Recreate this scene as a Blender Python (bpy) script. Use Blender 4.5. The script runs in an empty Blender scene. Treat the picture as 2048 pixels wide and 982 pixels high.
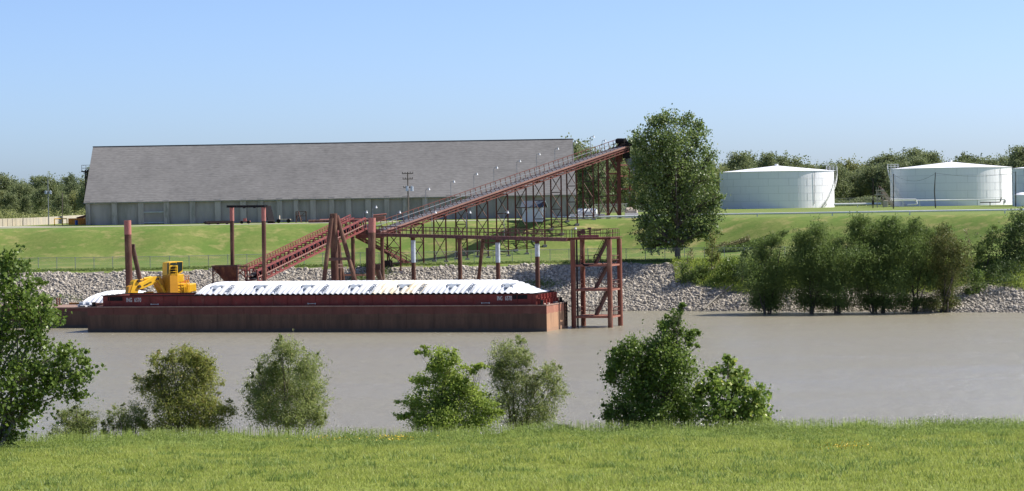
import bpy, math, random
import numpy as np
from mathutils import Vector, Matrix
random.seed(7)
R = math.radians
scene = bpy.context.scene
# ------------------------------------------------------------------ camera
F = 5051.0; H = 17.4; HZ = 395.0
pitch = math.atan((491 - HZ) / F); roll = R(0.95)
fwd = Vector((0, math.cos(pitch), -math.sin(pitch)))
up0 = Vector((0, math.sin(pitch), math.cos(pitch))); rt0 = Vector((1, 0, 0))
rgt = rt0 * math.cos(roll) - up0 * math.sin(roll)
upv = up0 * math.cos(roll) + rt0 * math.sin(roll)
CAM = Vector((0, 0, H))
cd = bpy.data.cameras.new('camera'); cam = bpy.data.objects.new('camera', cd)
scene.collection.objects.link(cam); scene.camera = cam
cd.sensor_width = 36; cd.lens = 36 * F / 2048; cd.clip_start = 1; cd.clip_end = 12000
M4 = Matrix((rgt, upv, -fwd)).transposed().to_4x4(); M4.translation = CAM
cam.matrix_world = M4
# ------------------------------------------------------------------ light
EL = R(47); AZ = R(14)                      # the sun stands to the right and a little beyond
sdir = Vector((math.cos(EL) * math.cos(AZ), math.cos(EL) * math.sin(AZ), math.sin(EL)))
world = bpy.data.worlds.new('World'); scene.world = world; world.use_nodes = True
nt = world.node_tree; bg = nt.nodes['Background']
sky = nt.nodes.new('ShaderNodeTexSky'); sky.sky_type = 'NISHITA'; sky.sun_disc = False
sky.sun_elevation = EL; sky.sun_rotation = math.pi / 2 - AZ
sky.air_density = 0.5; sky.dust_density = 1.0; sky.ozone_density = 3.0; sky.altitude = 0
bg.inputs['Strength'].default_value = 0.107
tint = nt.nodes.new('ShaderNodeMix'); tint.data_type = 'RGBA'; tint.blend_type = 'MULTIPLY'; tint.inputs[0].default_value = 1; tint.inputs[7].default_value = (.85, .895, .975, 1)
nt.links.new(sky.outputs[0], tint.inputs[6]); nt.links.new(tint.outputs[2], bg.inputs[0])
sl = bpy.data.lights.new('sun', 'SUN'); sl.energy = 4.1; sl.angle = R(0.5); sl.color = (1, 0.95, 0.87)
so = bpy.data.objects.new('sun', sl); scene.collection.objects.link(so)
so.rotation_euler = sdir.to_track_quat('Z', 'Y').to_euler(); so.location = (100, 100, 200)
scene.view_settings.view_transform = 'Standard'; scene.view_settings.look = 'None'
scene.view_settings.exposure = 0.93; scene.view_settings.gamma = 1
# ------------------------------------------------------------------ helpers
def P(px, py, D):
    d = fwd + rgt * ((px - 1024) / F) + upv * ((491 - py) / F)
    return CAM + d * (D / d.y)
def proj(p):
    v = Vector(p) - CAM; w = v.dot(fwd)
    return 1024 + F * v.dot(rgt) / w, 491 - F * v.dot(upv) / w
def sm(t): t = min(1, max(0, t)); return t * t * (3 - 2 * t)
def toe(x):
    return 380 - 27 * sm((x - 14) / 70.0) + 1.2 * math.sin(x * 0.13) + 0.5 * math.sin(x * .37 + 1)
def terrain(x, y):
    if y < 250:
        t = y / 80.0
        if y < 80: z = 15.8 - 7.65 * sm(y / 80.0) if y > 0 else 15.8
        else: z = 8.15 - (y - 80) / 40.0 * 2.15
        e = 121 + 0.8 * math.sin(x * 0.21) + .5 * math.sin(x * .5)
        if y > e: z = max(-2.5, (8.15 - (e - 80) / 40.0 * 2.15) - (y - e) * 0.42)
        z += 0.10 * math.sin(x * 0.35 + y * 0.11) * math.sin(y * 0.23 + x * .05) if y > 40 else 0
        return z
    s = y - toe(x)
    if s < 0: return max(-2.5, s * 0.41)
    if s < 17: return s * 0.412
    if s < 34: return 7.0 + (s - 17) / 17.0 * 0.9
    if s < 49: return 7.9 + 5.6 * sm((s - 34) / 15.0)
    return 13.5
def ter(x, y): return terrain(x, y)
def G(px, D, dz=0):
    x = (px - 1024) / F * D
    for _ in range(4):
        z = terrain(x, D); u, v = proj((x, D, z)); x += (px - u) * D / F
    return Vector((x, D, terrain(x, D) + dz))
def col(): return scene.collection
class MB:
    def __init__(s): s.v = []; s.f = []; s.mi = []
    def add(s, vs, fs, m=0):
        n = len(s.v); s.v += [tuple(q) for q in vs]
        for f in fs: s.f.append(tuple(i + n for i in f)); s.mi.append(m)
        return s
    def box(s, c, d, ax=None, m=0):
        c = Vector(c); X, Y, Z = ax if ax else (Vector((1, 0, 0)), Vector((0, 1, 0)), Vector((0, 0, 1)))
        vs = [c + X * (i * d[0] / 2) + Y * (j * d[1] / 2) + Z * (k * d[2] / 2) for i in (-1, 1) for j in (-1, 1) for k in (-1, 1)]
        return s.add(vs, [(0, 1, 3, 2), (4, 6, 7, 5), (0, 4, 5, 1), (2, 3, 7, 6), (0, 2, 6, 4), (1, 5, 7, 3)], m)
    def beam(s, a, b, w, h=None, m=0):
        a = Vector(a); b = Vector(b); h = h or w; d = b - a; L = d.length
        if L < 1e-6: return s
        d.normalize(); up = Vector((0, 0, 1))
        if abs(d.z) > .98: up = Vector((0, 1, 0))
        sd = d.cross(up).normalized(); u2 = sd.cross(d)
        return s.box((a + b) / 2, (L, w, h), (d, sd, u2), m)
    def tube(s, a, b, r0, r1=None, n=8, m=0, cap=True):
        a = Vector(a); b = Vector(b); r1 = r0 if r1 is None else r1
        d = (b - a)
        if d.length < 1e-6: return s
        d.normalize(); t = Vector((0, 0, 1)) if abs(d.z) < .9 else Vector((1, 0, 0))
        x = d.cross(t).normalized(); y = d.cross(x)
        vs = []
        for i in range(n):
            q = 2 * math.pi * i / n; o = x * math.cos(q) + y * math.sin(q)
            vs.append(a + o * r0); vs.append(b + o * r1)
        fs = [(2 * i, 2 * i + 1, 2 * ((i + 1) % n) + 1, 2 * ((i + 1) % n)) for i in range(n)]
        if cap: fs += [tuple(2 * i for i in range(n)), tuple(2 * i + 1 for i in range(n - 1, -1, -1))]
        return s.add(vs, fs, m)
    def path(s, pts, rad, n=6):
        for i in range(len(pts) - 1): s.tube(pts[i], pts[i + 1], rad[i], rad[i + 1], n)
        return s
    def prism(s, pts, off, m=0):
        n = len(pts); off = Vector(off); vs = [Vector(p) for p in pts] + [Vector(p) + off for p in pts]
        return s.add(vs, [tuple(range(n - 1, -1, -1)), tuple(range(n, 2 * n))] + [(i, (i + 1) % n, n + (i + 1) % n, n + i) for i in range(n)], m)
    def build(s, name, mats, parent=None, smooth=False, bevel=0):
        if not isinstance(mats, (list, tuple)): mats = [mats]
        o0 = root_loc(parent)
        me = bpy.data.meshes.new(name)
        me.from_pydata([(a - o0[0], b - o0[1], c - o0[2]) for a, b, c in s.v], [], s.f)
        for m in mats: me.materials.append(m)
        if len(mats) > 1: me.polygons.foreach_set('material_index', s.mi)
        import bmesh
        bm = bmesh.new(); bm.from_mesh(me); bmesh.ops.recalc_face_normals(bm, faces=bm.faces); bm.to_mesh(me); bm.free()
        if smooth: me.polygons.foreach_set('use_smooth', [True] * len(me.polygons))
        o = bpy.data.objects.new(name, me); col().objects.link(o)
        if parent: o.parent = parent
        if bevel:
            b = o.modifiers.new('bevel', 'BEVEL'); b.width = bevel; b.segments = 2; b.limit_method = 'ANGLE'
        return o
def root_loc(p):
    if p is None: return Vector((0, 0, 0))
    while p.parent: p = p.parent
    return Vector(p.location)
def tag(o, label=None, cat=None, group=None, kind=None):
    if label: o['label'] = label
    if cat: o['category'] = cat
    if group: o['group'] = group
    if kind: o['kind'] = kind
    return o
def thing(name, loc, label, cat, group=None):
    o = bpy.data.objects.new(name, None); col().objects.link(o); o.location = loc
    o.empty_display_size = .3
    return tag(o, label, cat, group)
def single(mb, name, mat, loc, label, cat, group=None, smooth=False):
    t = bpy.data.objects.new('tmp', None); t.location = loc
    o0 = Vector(loc); mb.v = [(a - o0[0], b - o0[1], c - o0[2]) for a, b, c in mb.v]
    o = mb.build(name, mat, None, smooth); o.location = loc
    bpy.data.objects.remove(t)
    return tag(o, label, cat, group)
def np_mesh(name, V, Fc, mats, parent=None, rnd=None, smooth=False, loc=None):
    """V (n,3) array, Fc (m,k) int array"""
    o0 = np.array(root_loc(parent)) if parent else np.array(loc if loc is not None else (0, 0, 0))
    V = V - o0
    me = bpy.data.meshes.new(name); k = Fc.shape[1]; m = len(Fc)
    me.vertices.add(len(V)); me.vertices.foreach_set('co', V.astype(np.float32).ravel())
    me.loops.add(m * k); me.loops.foreach_set('vertex_index', Fc.astype(np.int32).ravel())
    me.polygons.add(m); me.polygons.foreach_set('loop_start', np.arange(0, m * k, k, dtype=np.int32))
    me.polygons.foreach_set('loop_total', np.full(m, k, dtype=np.int32))
    if smooth: me.polygons.foreach_set('use_smooth', np.ones(m, dtype=bool))
    if rnd is not None:
        at = me.attributes.new('rnd', 'FLOAT', 'FACE'); at.data.foreach_set('value', rnd.astype(np.float32))
    me.update(calc_edges=True)
    for q in (mats if isinstance(mats, (list, tuple)) else [mats]): me.materials.append(q)
    o = bpy.data.objects.new(name, me); col().objects.link(o)
    if parent: o.parent = parent
    elif loc is not None: o.location = loc
    return o
# ------------------------------------------------------------------ materials
def mat(name, c1, c2=None, rough=.7, scale=1.0, stretch=(1, 1, 1), metal=0, bump=0, bscale=None, detail=6, lo=.35, hi=.65, c3=None, s3=.3, lo3=.5, hi3=.65, spec=.5):
    m = bpy.data.materials.new(name); m.use_nodes = True; n = m.node_tree.nodes; L = m.node_tree.links
    b = n['Principled BSDF']; b.inputs['Roughness'].default_value = rough; b.inputs['Metallic'].default_value = metal
    b.inputs['Specular IOR Level'].default_value = spec
    b.inputs['Base Color'].default_value = (*c1, 1)
    tc = n.new('ShaderNodeTexCoord'); mp = n.new('ShaderNodeMapping'); mp.inputs['Scale'].default_value = stretch
    L.new(tc.outputs['Object'], mp.inputs[0])
    if c2:
        no = n.new('ShaderNodeTexNoise'); no.inputs['Scale'].default_value = scale; no.inputs['Detail'].default_value = detail; no.inputs['Roughness'].default_value = .62
        L.new(mp.outputs[0], no.inputs['Vector'])
        cr = n.new('ShaderNodeMapRange'); cr.inputs[1].default_value = lo; cr.inputs[2].default_value = hi
        L.new(no.outputs['Fac'], cr.inputs[0])
        mx = n.new('ShaderNodeMix'); mx.data_type = 'RGBA'; mx.inputs[6].default_value = (*c1, 1); mx.inputs[7].default_value = (*c2, 1)
        L.new(cr.outputs[0], mx.inputs[0]); out = mx.outputs[2]
        if c3:
            n3 = n.new('ShaderNodeTexNoise'); n3.inputs['Scale'].default_value = s3; n3.inputs['Detail'].default_value = 8; n3.inputs['Roughness'].default_value = .65
            L.new(mp.outputs[0], n3.inputs['Vector'])
            r3 = n.new('ShaderNodeMapRange'); r3.inputs[1].default_value = lo3; r3.inputs[2].default_value = hi3
            L.new(n3.outputs['Fac'], r3.inputs[0])
            m3 = n.new('ShaderNodeMix'); m3.data_type = 'RGBA'; m3.inputs[7].default_value = (*c3, 1)
            L.new(r3.outputs[0], m3.inputs[0]); L.new(out, m3.inputs[6]); out = m3.outputs[2]
        L.new(out, b.inputs['Base Color'])
    if bump:
        nb = n.new('ShaderNodeTexNoise'); nb.inputs['Scale'].default_value = bscale or scale * 4; nb.inputs['Detail'].default_value = 5
        L.new(mp.outputs[0], nb.inputs['Vector'])
        bp = n.new('ShaderNodeBump'); bp.inputs['Strength'].default_value = 1; bp.inputs['Distance'].default_value = bump
        L.new(nb.outputs['Fac'], bp.inputs['Height']); L.new(bp.outputs[0], b.inputs['Normal'])
    return m
def leafmat(name, c1, c2, tr=.35, rough=.55, c3=None):
    m = bpy.data.materials.new(name); m.use_nodes = True; n = m.node_tree.nodes; L = m.node_tree.links
    b = n['Principled BSDF']; b.inputs['Roughness'].default_value = rough; b.inputs['Specular IOR Level'].default_value = .35
    at = n.new('ShaderNodeAttribute'); at.attribute_name = 'rnd'
    tc = n.new('ShaderNodeTexCoord'); no = n.new('ShaderNodeTexNoise'); no.inputs['Scale'].default_value = .5; no.inputs['Detail'].default_value = 3
    L.new(tc.outputs['Object'], no.inputs['Vector'])
    ad = n.new('ShaderNodeMath'); ad.operation = 'MULTIPLY_ADD'; ad.inputs[1].default_value = .7; L.new(at.outputs['Fac'], ad.inputs[0])
    mr = n.new('ShaderNodeMapRange'); mr.inputs[1].default_value = .35; mr.inputs[2].default_value = .65; mr.inputs[3].default_value = -.1; mr.inputs[4].default_value = .45
    L.new(no.outputs['Fac'], mr.inputs[0]); L.new(mr.outputs[0], ad.inputs[2])
    mx = n.new('ShaderNodeMix'); mx.data_type = 'RGBA'; mx.inputs[6].default_value = (*c1, 1); mx.inputs[7].default_value = (*c2, 1)
    L.new(ad.outputs[0], mx.inputs[0]); out = mx.outputs[2]
    if c3:
        gt = n.new('ShaderNodeMath'); gt.operation = 'GREATER_THAN'; gt.inputs[1].default_value = .93; L.new(at.outputs['Fac'], gt.inputs[0])
        m3 = n.new('ShaderNodeMix'); m3.data_type = 'RGBA'; m3.inputs[7].default_value = (*c3, 1); L.new(gt.outputs[0], m3.inputs[0]); L.new(out, m3.inputs[6]); out = m3.outputs[2]
    L.new(out, b.inputs['Base Color'])
    t = n.new('ShaderNodeBsdfTranslucent'); L.new(out, t.inputs[0])
    ms = n.new('ShaderNodeMixShader'); ms.inputs[0].default_value = tr
    L.new(b.outputs[0], ms.inputs[1]); L.new(t.outputs[0], ms.inputs[2]); L.new(ms.outputs[0], n['Material Output'].inputs[0])
    return m
M = {}
M['red'] = mat('red_paint', (.17, .042, .032), (.10, .032, .024), .8, 1.5, bump=.01, c3=(.13, .06, .035), s3=3)
M['redpale'] = mat('faded_red_paint', (.42, .15, .125), (.34, .12, .10), .7, 2, c3=(.30, .13, .09), s3=3)
M['rust'] = mat('rusty_steel', (.115, .055, .042), (.065, .036, .030), .8, 1.2, (1, 1, .35), bump=.01, c3=(.16, .075, .045), s3=1.4)
M['rustlow'] = mat('weathered_pile', (.135, .058, .042), (.08, .042, .032), .85, .8, (1, 1, .3), spec=.2, c3=(.20, .12, .075), s3=.7)
M['dark'] = mat('dark_steel', (.030, .024, .022), (.05, .034, .03), .8, 2, spec=.2)
M['shedwhite'] = mat('shed_white', (.88, .88, .92), (.84, .84, .88), .5, .6)
M['black'] = mat('black_paint', (.012, .011, .012), (.022, .018, .018), .8, 2, spec=.12)
M['galv'] = mat('galvanised_steel', (.30, .31, .32), (.22, .23, .24), .5, 3, metal=.3)
M['white'] = mat('white_paint', (.80, .80, .79), (.72, .72, .70), .45, .4, (1, 1, .25))
M['tank'] = mat('tank_white_paint', (.86, .85, .87), (.83, .82, .84), .42, .10, (1, 1, .25), c3=(.72, .72, .72), s3=.3, lo3=.6, hi3=.8)
M['pileblue'] = mat('pale_grey_paint', (.55, .60, .66), (.38, .40, .42), .6, 2)
M['concrete'] = mat('grey_concrete', (.40, .35, .345), (.31, .275, .27), .9, .5, (1, 1, .3), bump=.01, c3=(.22, .205, .185), s3=.35, lo3=.5, hi3=.7)
M['concrete2'] = mat('pale_concrete', (.44, .385, .375), (.34, .30, .29), .9, .9, (1, 1, .25), c3=(.20, .19, .17), s3=.6)
M['gravel'] = mat('pale_gravel', (.46, .42, .36), (.34, .32, .28), .95, .35, bump=.02, bscale=8)
M['yellow'] = mat('yellow_paint', (.85, .50, .02), (.78, .42, .016), .4, .9)
M['glass'] = mat('dark_glass', (.02, .035, .035), None, .08)
M['letter'] = mat('white_lettering', (.62, .60, .58), (.5, .48, .46), .7, 5)
M['cover'] = mat('white_fibreglass', (.70, .71, .73), (.63, .64, .67), .42, .6, c3=(.62, .60, .56), s3=.8, lo3=.58, hi3=.75)
M['coverstain'] = mat('stained_fibreglass', (.78, .76, .70), (.66, .54, .36), .5, .8, (1.5, 1, .6), lo=.42, hi=.62)
M['hatch'] = mat('step_grey_recess_shade', (.34, .38, .43), (.28, .31, .35), .6, 3)  # grey of the steps, also stands for shade inside the hatch recess
M['bark'] = mat('bark', (.12, .095, .07), (.06, .05, .04), .9, 6, (1, 1, .3))
M['palebark'] = mat('pale_bark', (.26, .24, .20), (.15, .13, .11), .9, 5, (1, 1, .3))
M['wood'] = mat('weathered_pole_wood', (.16, .13, .10), (.10, .085, .07), .9, 4, (1, 1, .1))
M['orange'] = mat('orange_paint', (.55, .22, .03), (.42, .17, .03), .6, 2)
M['blue'] = mat('blue_plastic', (.02, .10, .40), None, .4)
M['belt'] = mat('pale_belt_cover', (.32, .165, .13), (.24, .13, .11), .7, .5)
M['deckgrey'] = mat('grey_deck', (.15, .15, .17), (.11, .11, .125), .7, 1)
M['beige'] = mat('beige_paint', (.50, .43, .36), (.40, .33, .27), .6, 2)
M['slate'] = mat('shed_roof', (.05, .07, .10), (.07, .09, .12), .7, 2)
M['transformer'] = mat('transformer_grey', (.42, .48, .56), None, .45)
# barge hull: dark boot-topping band, seams
def hullmat(name, top, low, lowest):
    m = mat(name, top, tuple(c * .75 for c in top), .85, .5, (1, 1, .5), bump=.012, bscale=2.5, c3=(top[0] * 1.3, top[1] * 1.6, top[2] * 1.7), s3=.35, lo3=.5, hi3=.75)
    n = m.node_tree.nodes; L = m.node_tree.links; b = n['Principled BSDF']
    src = b.inputs['Base Color'].links[0].from_socket
    tc = n.new('ShaderNodeTexCoord'); sp = n.new('ShaderNodeSeparateXYZ'); L.new(tc.outputs['Object'], sp.inputs[0])
    nz = n.new('ShaderNodeTexNoise'); nz.inputs['Scale'].default_value = .8; nz.inputs['Detail'].default_value = 5; L.new(tc.outputs['Object'], nz.inputs['Vector'])
    ma = n.new('ShaderNodeMath'); ma.operation = 'MULTIPLY_ADD'; ma.inputs[1].default_value = .5; L.new(nz.outputs['Fac'], ma.inputs[0]); L.new(sp.outputs['Z'], ma.inputs[2])
    r = n.new('ShaderNodeMapRange'); r.inputs[1].default_value = 2.55; r.inputs[2].default_value = 2.65; L.new(ma.outputs[0], r.inputs[0])
    lm = n.new('ShaderNodeMix'); lm.data_type = 'RGBA'; lm.inputs[6].default_value = (*low, 1); lm.inputs[7].default_value = (*[c * .62 for c in low], 1)
    st = n.new('ShaderNodeMapping'); st.inputs['Scale'].default_value = (.9, .9, .12); L.new(tc.outputs['Object'], st.inputs[0])
    ns = n.new('ShaderNodeTexNoise'); ns.inputs['Scale'].default_value = 1.1; ns.inputs['Detail'].default_value = 9; ns.inputs['Roughness'].default_value = .7; L.new(st.outputs[0], ns.inputs['Vector'])
    rs = n.new('ShaderNodeMapRange'); rs.inputs[1].default_value = .38; rs.inputs[2].default_value = .62; L.new(ns.outputs['Fac'], rs.inputs[0]); L.new(rs.outputs[0], lm.inputs[0])
    r2 = n.new('ShaderNodeMapRange'); r2.inputs[1].default_value = .55; r2.inputs[2].default_value = .75; L.new(ma.outputs[0], r2.inputs[0])
    l2 = n.new('ShaderNodeMix'); l2.data_type = 'RGBA'; l2.inputs[6].default_value = (*lowest, 1); L.new(lm.outputs[2], l2.inputs[7]); L.new(r2.outputs[0], l2.inputs[0])
    f = n.new('ShaderNodeMix'); f.data_type = 'RGBA'; L.new(r.outputs[0], f.inputs[0]); L.new(l2.outputs[2], f.inputs[6]); L.new(src, f.inputs[7]); L.new(f.outputs[2], b.inputs['Base Color'])
    return m
M['hull'] = hullmat('barge_hull_paint', (.125, .042, .030), (.115, .062, .038), (.070, .052, .040))
M['hullend'] = hullmat('barge_end_sunlit_rust', (.30, .12, .075), (.36, .20, .11), (.26, .15, .09))  # rust of the end face, lightened so sunlight is part of the colour
M['legred'] = mat('pile_red', (.20, .072, .048), (.13, .052, .036), .85, .8, (1, 1, .3), spec=.2, c3=(.27, .15, .10), s3=.7)
M['landing'] = mat('landing_rust', (.30, .115, .075), (.20, .08, .055), .8, 2)
M['coaming'] = mat('coaming_red_paint', (.20, .028, .022), (.13, .024, .018), .8, .7, c3=(.20, .07, .05), s3=1.2, lo3=.55, hi3=.75)
M['bracket'] = mat('bracket_red', (.36, .065, .045), (.26, .05, .035), .7, 2)
M['deckrust'] = mat('rusty_deck', (.30, .20, .15), (.22, .13, .10), .85, 1.5)
# grass and rock
M['farsoil'] = mat('rock_bank_soil', (.22, .195, .16), (.15, .13, .11), .95, 1.2, bump=.06, bscale=3)
def grassmat(name, a, b_, c, s=.05, dry=(.30, .27, .09), bump=.03, fine=6.0, lo3=.56, hi3=.74):
    m = mat(name, a, b_, .9, s, (.55, 1, 1), bump=bump, bscale=fine, lo=.38, hi=.62, c3=dry, s3=s * 1.7, lo3=lo3, hi3=hi3, spec=.15)
    n = m.node_tree.nodes; L = m.node_tree.links; b = n['Principled BSDF']; src = b.inputs['Base Color'].links[0].from_socket
    tc = n.new('ShaderNodeTexCoord'); no = n.new('ShaderNodeTexNoise'); no.inputs['Scale'].default_value = 1.4; no.inputs['Detail'].default_value = 9; no.inputs['Roughness'].default_value = .75
    L.new(tc.outputs['Object'], no.inputs['Vector'])
    r = n.new('ShaderNodeMapRange'); r.inputs[1].default_value = .4; r.inputs[2].default_value = .68; r.inputs[3].default_value = 0; r.inputs[4].default_value = .6; L.new(no.outputs['Fac'], r.inputs[0])
    mx = n.new('ShaderNodeMix'); mx.data_type = 'RGBA'; mx.inputs[7].default_value = (*c, 1); L.new(r.outputs[0], mx.inputs[0]); L.new(src, mx.inputs[6]); L.new(mx.outputs[2], b.inputs['Base Color'])
    return m
M['fargrass'] = grassmat('far_grass', (.115, .180, .036), (.165, .200, .052), (.080, .130, .026), .28, dry=(.34, .28, .12), lo3=.50, hi3=.72)
M['neargrass'] = grassmat('near_grass', (.17, .215, .045), (.22, .26, .055), (.14, .18, .035), .12, dry=(.24, .25, .07))
M['weed'] = leafmat('weed_leaf', (.09, .14, .03), (.17, .23, .05), .3)
# ------------------------------------------------------------------ ground sheet
M['weedground'] = mat('weedy_soil', (.10, .14, .035), (.15, .15, .07), .95, .8, bump=.05, bscale=3)
def build_ground():
    ys = [-400, -100, -20] + list(range(0, 76, 8)) + [76 + i * 1.5 for i in range(0, 50)] + list(range(152, 340, 12)) + \
         [342 + i * 1.0 for i in range(0, 100)] + list(range(444, 600, 8)) + [620, 660, 700, 760, 850, 1000, 1300, 1800, 2600, 4000, 7000]
    xs = [-5000, -2500, -1200, -700, -450, -300, -220, -170] + list(np.arange(-140, 141, 2.0)) + [170, 220, 300, 450, 700, 1200, 2500, 5000]
    V = []; 
    for y in ys:
        for x in xs:
            xc = max(-140, min(140, x)); V.append((x, y, terrain(xc, y)))
    nx = len(xs); fs = []; mi = []
    for j in range(len(ys) - 1):
        for i in range(nx - 1):
            fs.append((j * nx + i, j * nx + i + 1, (j + 1) * nx + i + 1, (j + 1) * nx + i))
            xm = (xs[i] + xs[i + 1]) / 2; ym = (ys[j] + ys[j + 1]) / 2
            s = ym - toe(max(-140, min(140, xm)))
            if ym < 250: k = 0 if ym < 124 else 3
            elif s < 16.3: k = 1 if not (xm > 26 + 3 * math.sin(ym) and s > 8) else 3
            else: k = 2
            mi.append(k)
    m = MB(); m.v = V; m.f = fs; m.mi = mi
    o = m.build('ground', [M['neargrass'], M['farsoil'], M['fargrass'], M['weedground']], None, True)
    tag(o, kind='structure')
build_ground()
# ------------------------------------------------------------------ water
def water_mat():
    m = bpy.data.materials.new('muddy_water'); m.use_nodes = True; n = m.node_tree.nodes; L = m.node_tree.links
    n.remove(n['Principled BSDF'])
    tc = n.new('ShaderNodeTexCoord')
    mp = n.new('ShaderNodeMapping'); mp.inputs['Scale'].default_value = (.35, 1.1, 1); L.new(tc.outputs['Object'], mp.inputs[0])
    n1 = n.new('ShaderNodeTexNoise'); n1.inputs['Scale'].default_value = 1.6; n1.inputs['Detail'].default_value = 6; n1.inputs['Roughness'].default_value = .6; L.new(mp.outputs[0], n1.inputs['Vector'])
    bp = n.new('ShaderNodeBump'); bp.inputs['Strength'].default_value = 1; bp.inputs['Distance'].default_value = .45; L.new(n1.outputs['Fac'], bp.inputs['Height'])
    mp2 = n.new('ShaderNodeMapping'); mp2.inputs['Scale'].default_value = (.010, .05, 1); L.new(tc.outputs['Object'], mp2.inputs[0])
    n2 = n.new('ShaderNodeTexNoise'); n2.inputs['Scale'].default_value = 1; n2.inputs['Detail'].default_value = 6; L.new(mp2.outputs[0], n2.inputs['Vector'])
    r2 = n.new('ShaderNodeMapRange'); r2.inputs[1].default_value = .35; r2.inputs[2].default_value = .65; L.new(n2.outputs['Fac'], r2.inputs[0])
    cm = n.new('ShaderNodeMix'); cm.data_type = 'RGBA'; cm.inputs[6].default_value = (.268, .232, .148, 1); cm.inputs[7].default_value = (.235, .215, .160, 1); L.new(r2.outputs[0], cm.inputs[0])
    df = n.new('ShaderNodeBsdfDiffuse'); L.new(cm.outputs[2], df.inputs[0]); L.new(bp.outputs[0], df.inputs['Normal'])
    gl = n.new('ShaderNodeBsdfGlossy'); gl.inputs['Roughness'].default_value = .2; gl.inputs[0].default_value = (.90, .94, .98, 1); L.new(bp.outputs[0], gl.inputs['Normal'])
    fr = n.new('ShaderNodeFresnel'); fr.inputs['IOR'].default_value = 1.33; L.new(bp.outputs[0], fr.inputs['Normal'])
    mr = n.new('ShaderNodeMapRange'); mr.inputs[3].default_value = .30; mr.inputs[4].default_value = .82; L.new(fr.outputs[0], mr.inputs[0])
    r3 = n.new('ShaderNodeMath'); r3.operation = 'MULTIPLY_ADD'; r3.inputs[1].default_value = -.20; L.new(r2.outputs[0], r3.inputs[0]); L.new(mr.outputs[0], r3.inputs[2])
    ms = n.new('ShaderNodeMixShader'); L.new(r3.outputs[0], ms.inputs[0]); L.new(df.outputs[0], ms.inputs[1]); L.new(gl.outputs[0], ms.inputs[2])
    L.new(ms.outputs[0], n['Material Output'].inputs[0]); return m
M['water'] = water_mat()
w = MB(); w.add([(-5000, 122, 0), (5000, 122, 0), (5000, 400, 0), (-5000, 400, 0)], [(0, 1, 2, 3)])
tag(w.build('water', M['water']), kind='structure')
# ------------------------------------------------------------------ riprap rocks
def smn(t): t = np.clip(t, 0, 1); return t * t * (3 - 2 * t)
def toen(x): return 380 - 27 * smn((x - 14) / 70.0) + 1.2 * np.sin(x * 0.13) + 0.5 * np.sin(x * .37 + 1)
def rocks():
    rg = np.random.default_rng(3); N = 92000
    x = rg.uniform(-92, 92, N); s = rg.uniform(-1.0, 16.2, N) + .5 * np.sin(x * .5)
    keep = ~((x > 26 + 2 * np.sin(x)) & (s > 6.5 + 2 * np.sin(x * .3)))
    lowp = (x < -36) & (s < 7.5) & (np.sin(x * .9) * np.sin(s * 1.1 + x * .2) > -.2) & (rg.random(N) < .75); keep &= ~lowp
    x = x[keep]; s = s[keep]; N = len(x); y = toen(x) + s
    z = s * .412
    t = (1 + 5 ** .5) / 2
    ic = np.array([(-1, t, 0), (1, t, 0), (-1, -t, 0), (1, -t, 0), (0, -1, t), (0, 1, t), (0, -1, -t), (0, 1, -t), (t, 0, -1), (t, 0, 1), (-t, 0, -1), (-t, 0, 1)]) / 1.9
    fi = np.array([(0, 11, 5), (0, 5, 1), (0, 1, 7), (0, 7, 10), (0, 10, 11), (1, 5, 9), (5, 11, 4), (11, 10, 2), (10, 7, 6), (7, 1, 8), (3, 9, 4), (3, 4, 2), (3, 2, 6), (3, 6, 8), (3, 8, 9), (4, 9, 5), (2, 4, 11), (6, 2, 10), (8, 6, 7), (9, 8, 1)])
    size = np.clip(rg.lognormal(math.log(.14), .40, N), .07, .42)
    V = ic[None] * (1 + rg.uniform(-.28, .28, (N, 12, 1))) * (size[:, None, None] * rg.uniform(.6, 1.25, (N, 1, 3)))
    a = rg.uniform(0, 6.28, N); b = rg.uniform(-.9, .9, N); ca, sa, cb, sb = np.cos(a), np.sin(a), np.cos(b), np.sin(b)
    X = V[..., 0] * ca[:, None] - V[..., 1] * sa[:, None]; Y = V[..., 0] * sa[:, None] + V[..., 1] * ca[:, None]; Z = V[..., 2] * .75
    Y2 = Y * cb[:, None] - Z * sb[:, None]; Z2 = Y * sb[:, None] + Z * cb[:, None]
    V = np.stack([X + x[:, None], Y2 + y[:, None], Z2 + (z + size * .18)[:, None]], -1).reshape(-1, 3)
    Fc = (fi[None] + (np.arange(N) * 12)[:, None, None]).reshape(-1, 3)
    rnd = np.repeat(rg.random(N) * (.15 + .85 * smn((s + .2) / 1.3)), 20)
    m = bpy.data.materials.new('limestone'); m.use_nodes = True; n = m.node_tree.nodes; L = m.node_tree.links; b_ = n['Principled BSDF']; b_.inputs['Roughness'].default_value = .9
    at = n.new('ShaderNodeAttribute'); at.attribute_name = 'rnd'; cr = n.new('ShaderNodeValToRGB'); L.new(at.outputs['Fac'], cr.inputs[0])
    cr.color_ramp.elements[0].color = (.24, .215, .18, 1); cr.color_ramp.elements[1].color = (.48, .43, .36, 1)
    e = cr.color_ramp.elements.new(.5); e.color = (.34, .30, .245, 1)
    L.new(cr.outputs[0], b_.inputs['Base Color'])
    o = np_mesh('riprap', V, Fc, m, None, rnd)
    tag(o, 'pale broken limestone rocks covering the far river bank', 'rocks', kind='stuff')
rocks()
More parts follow.
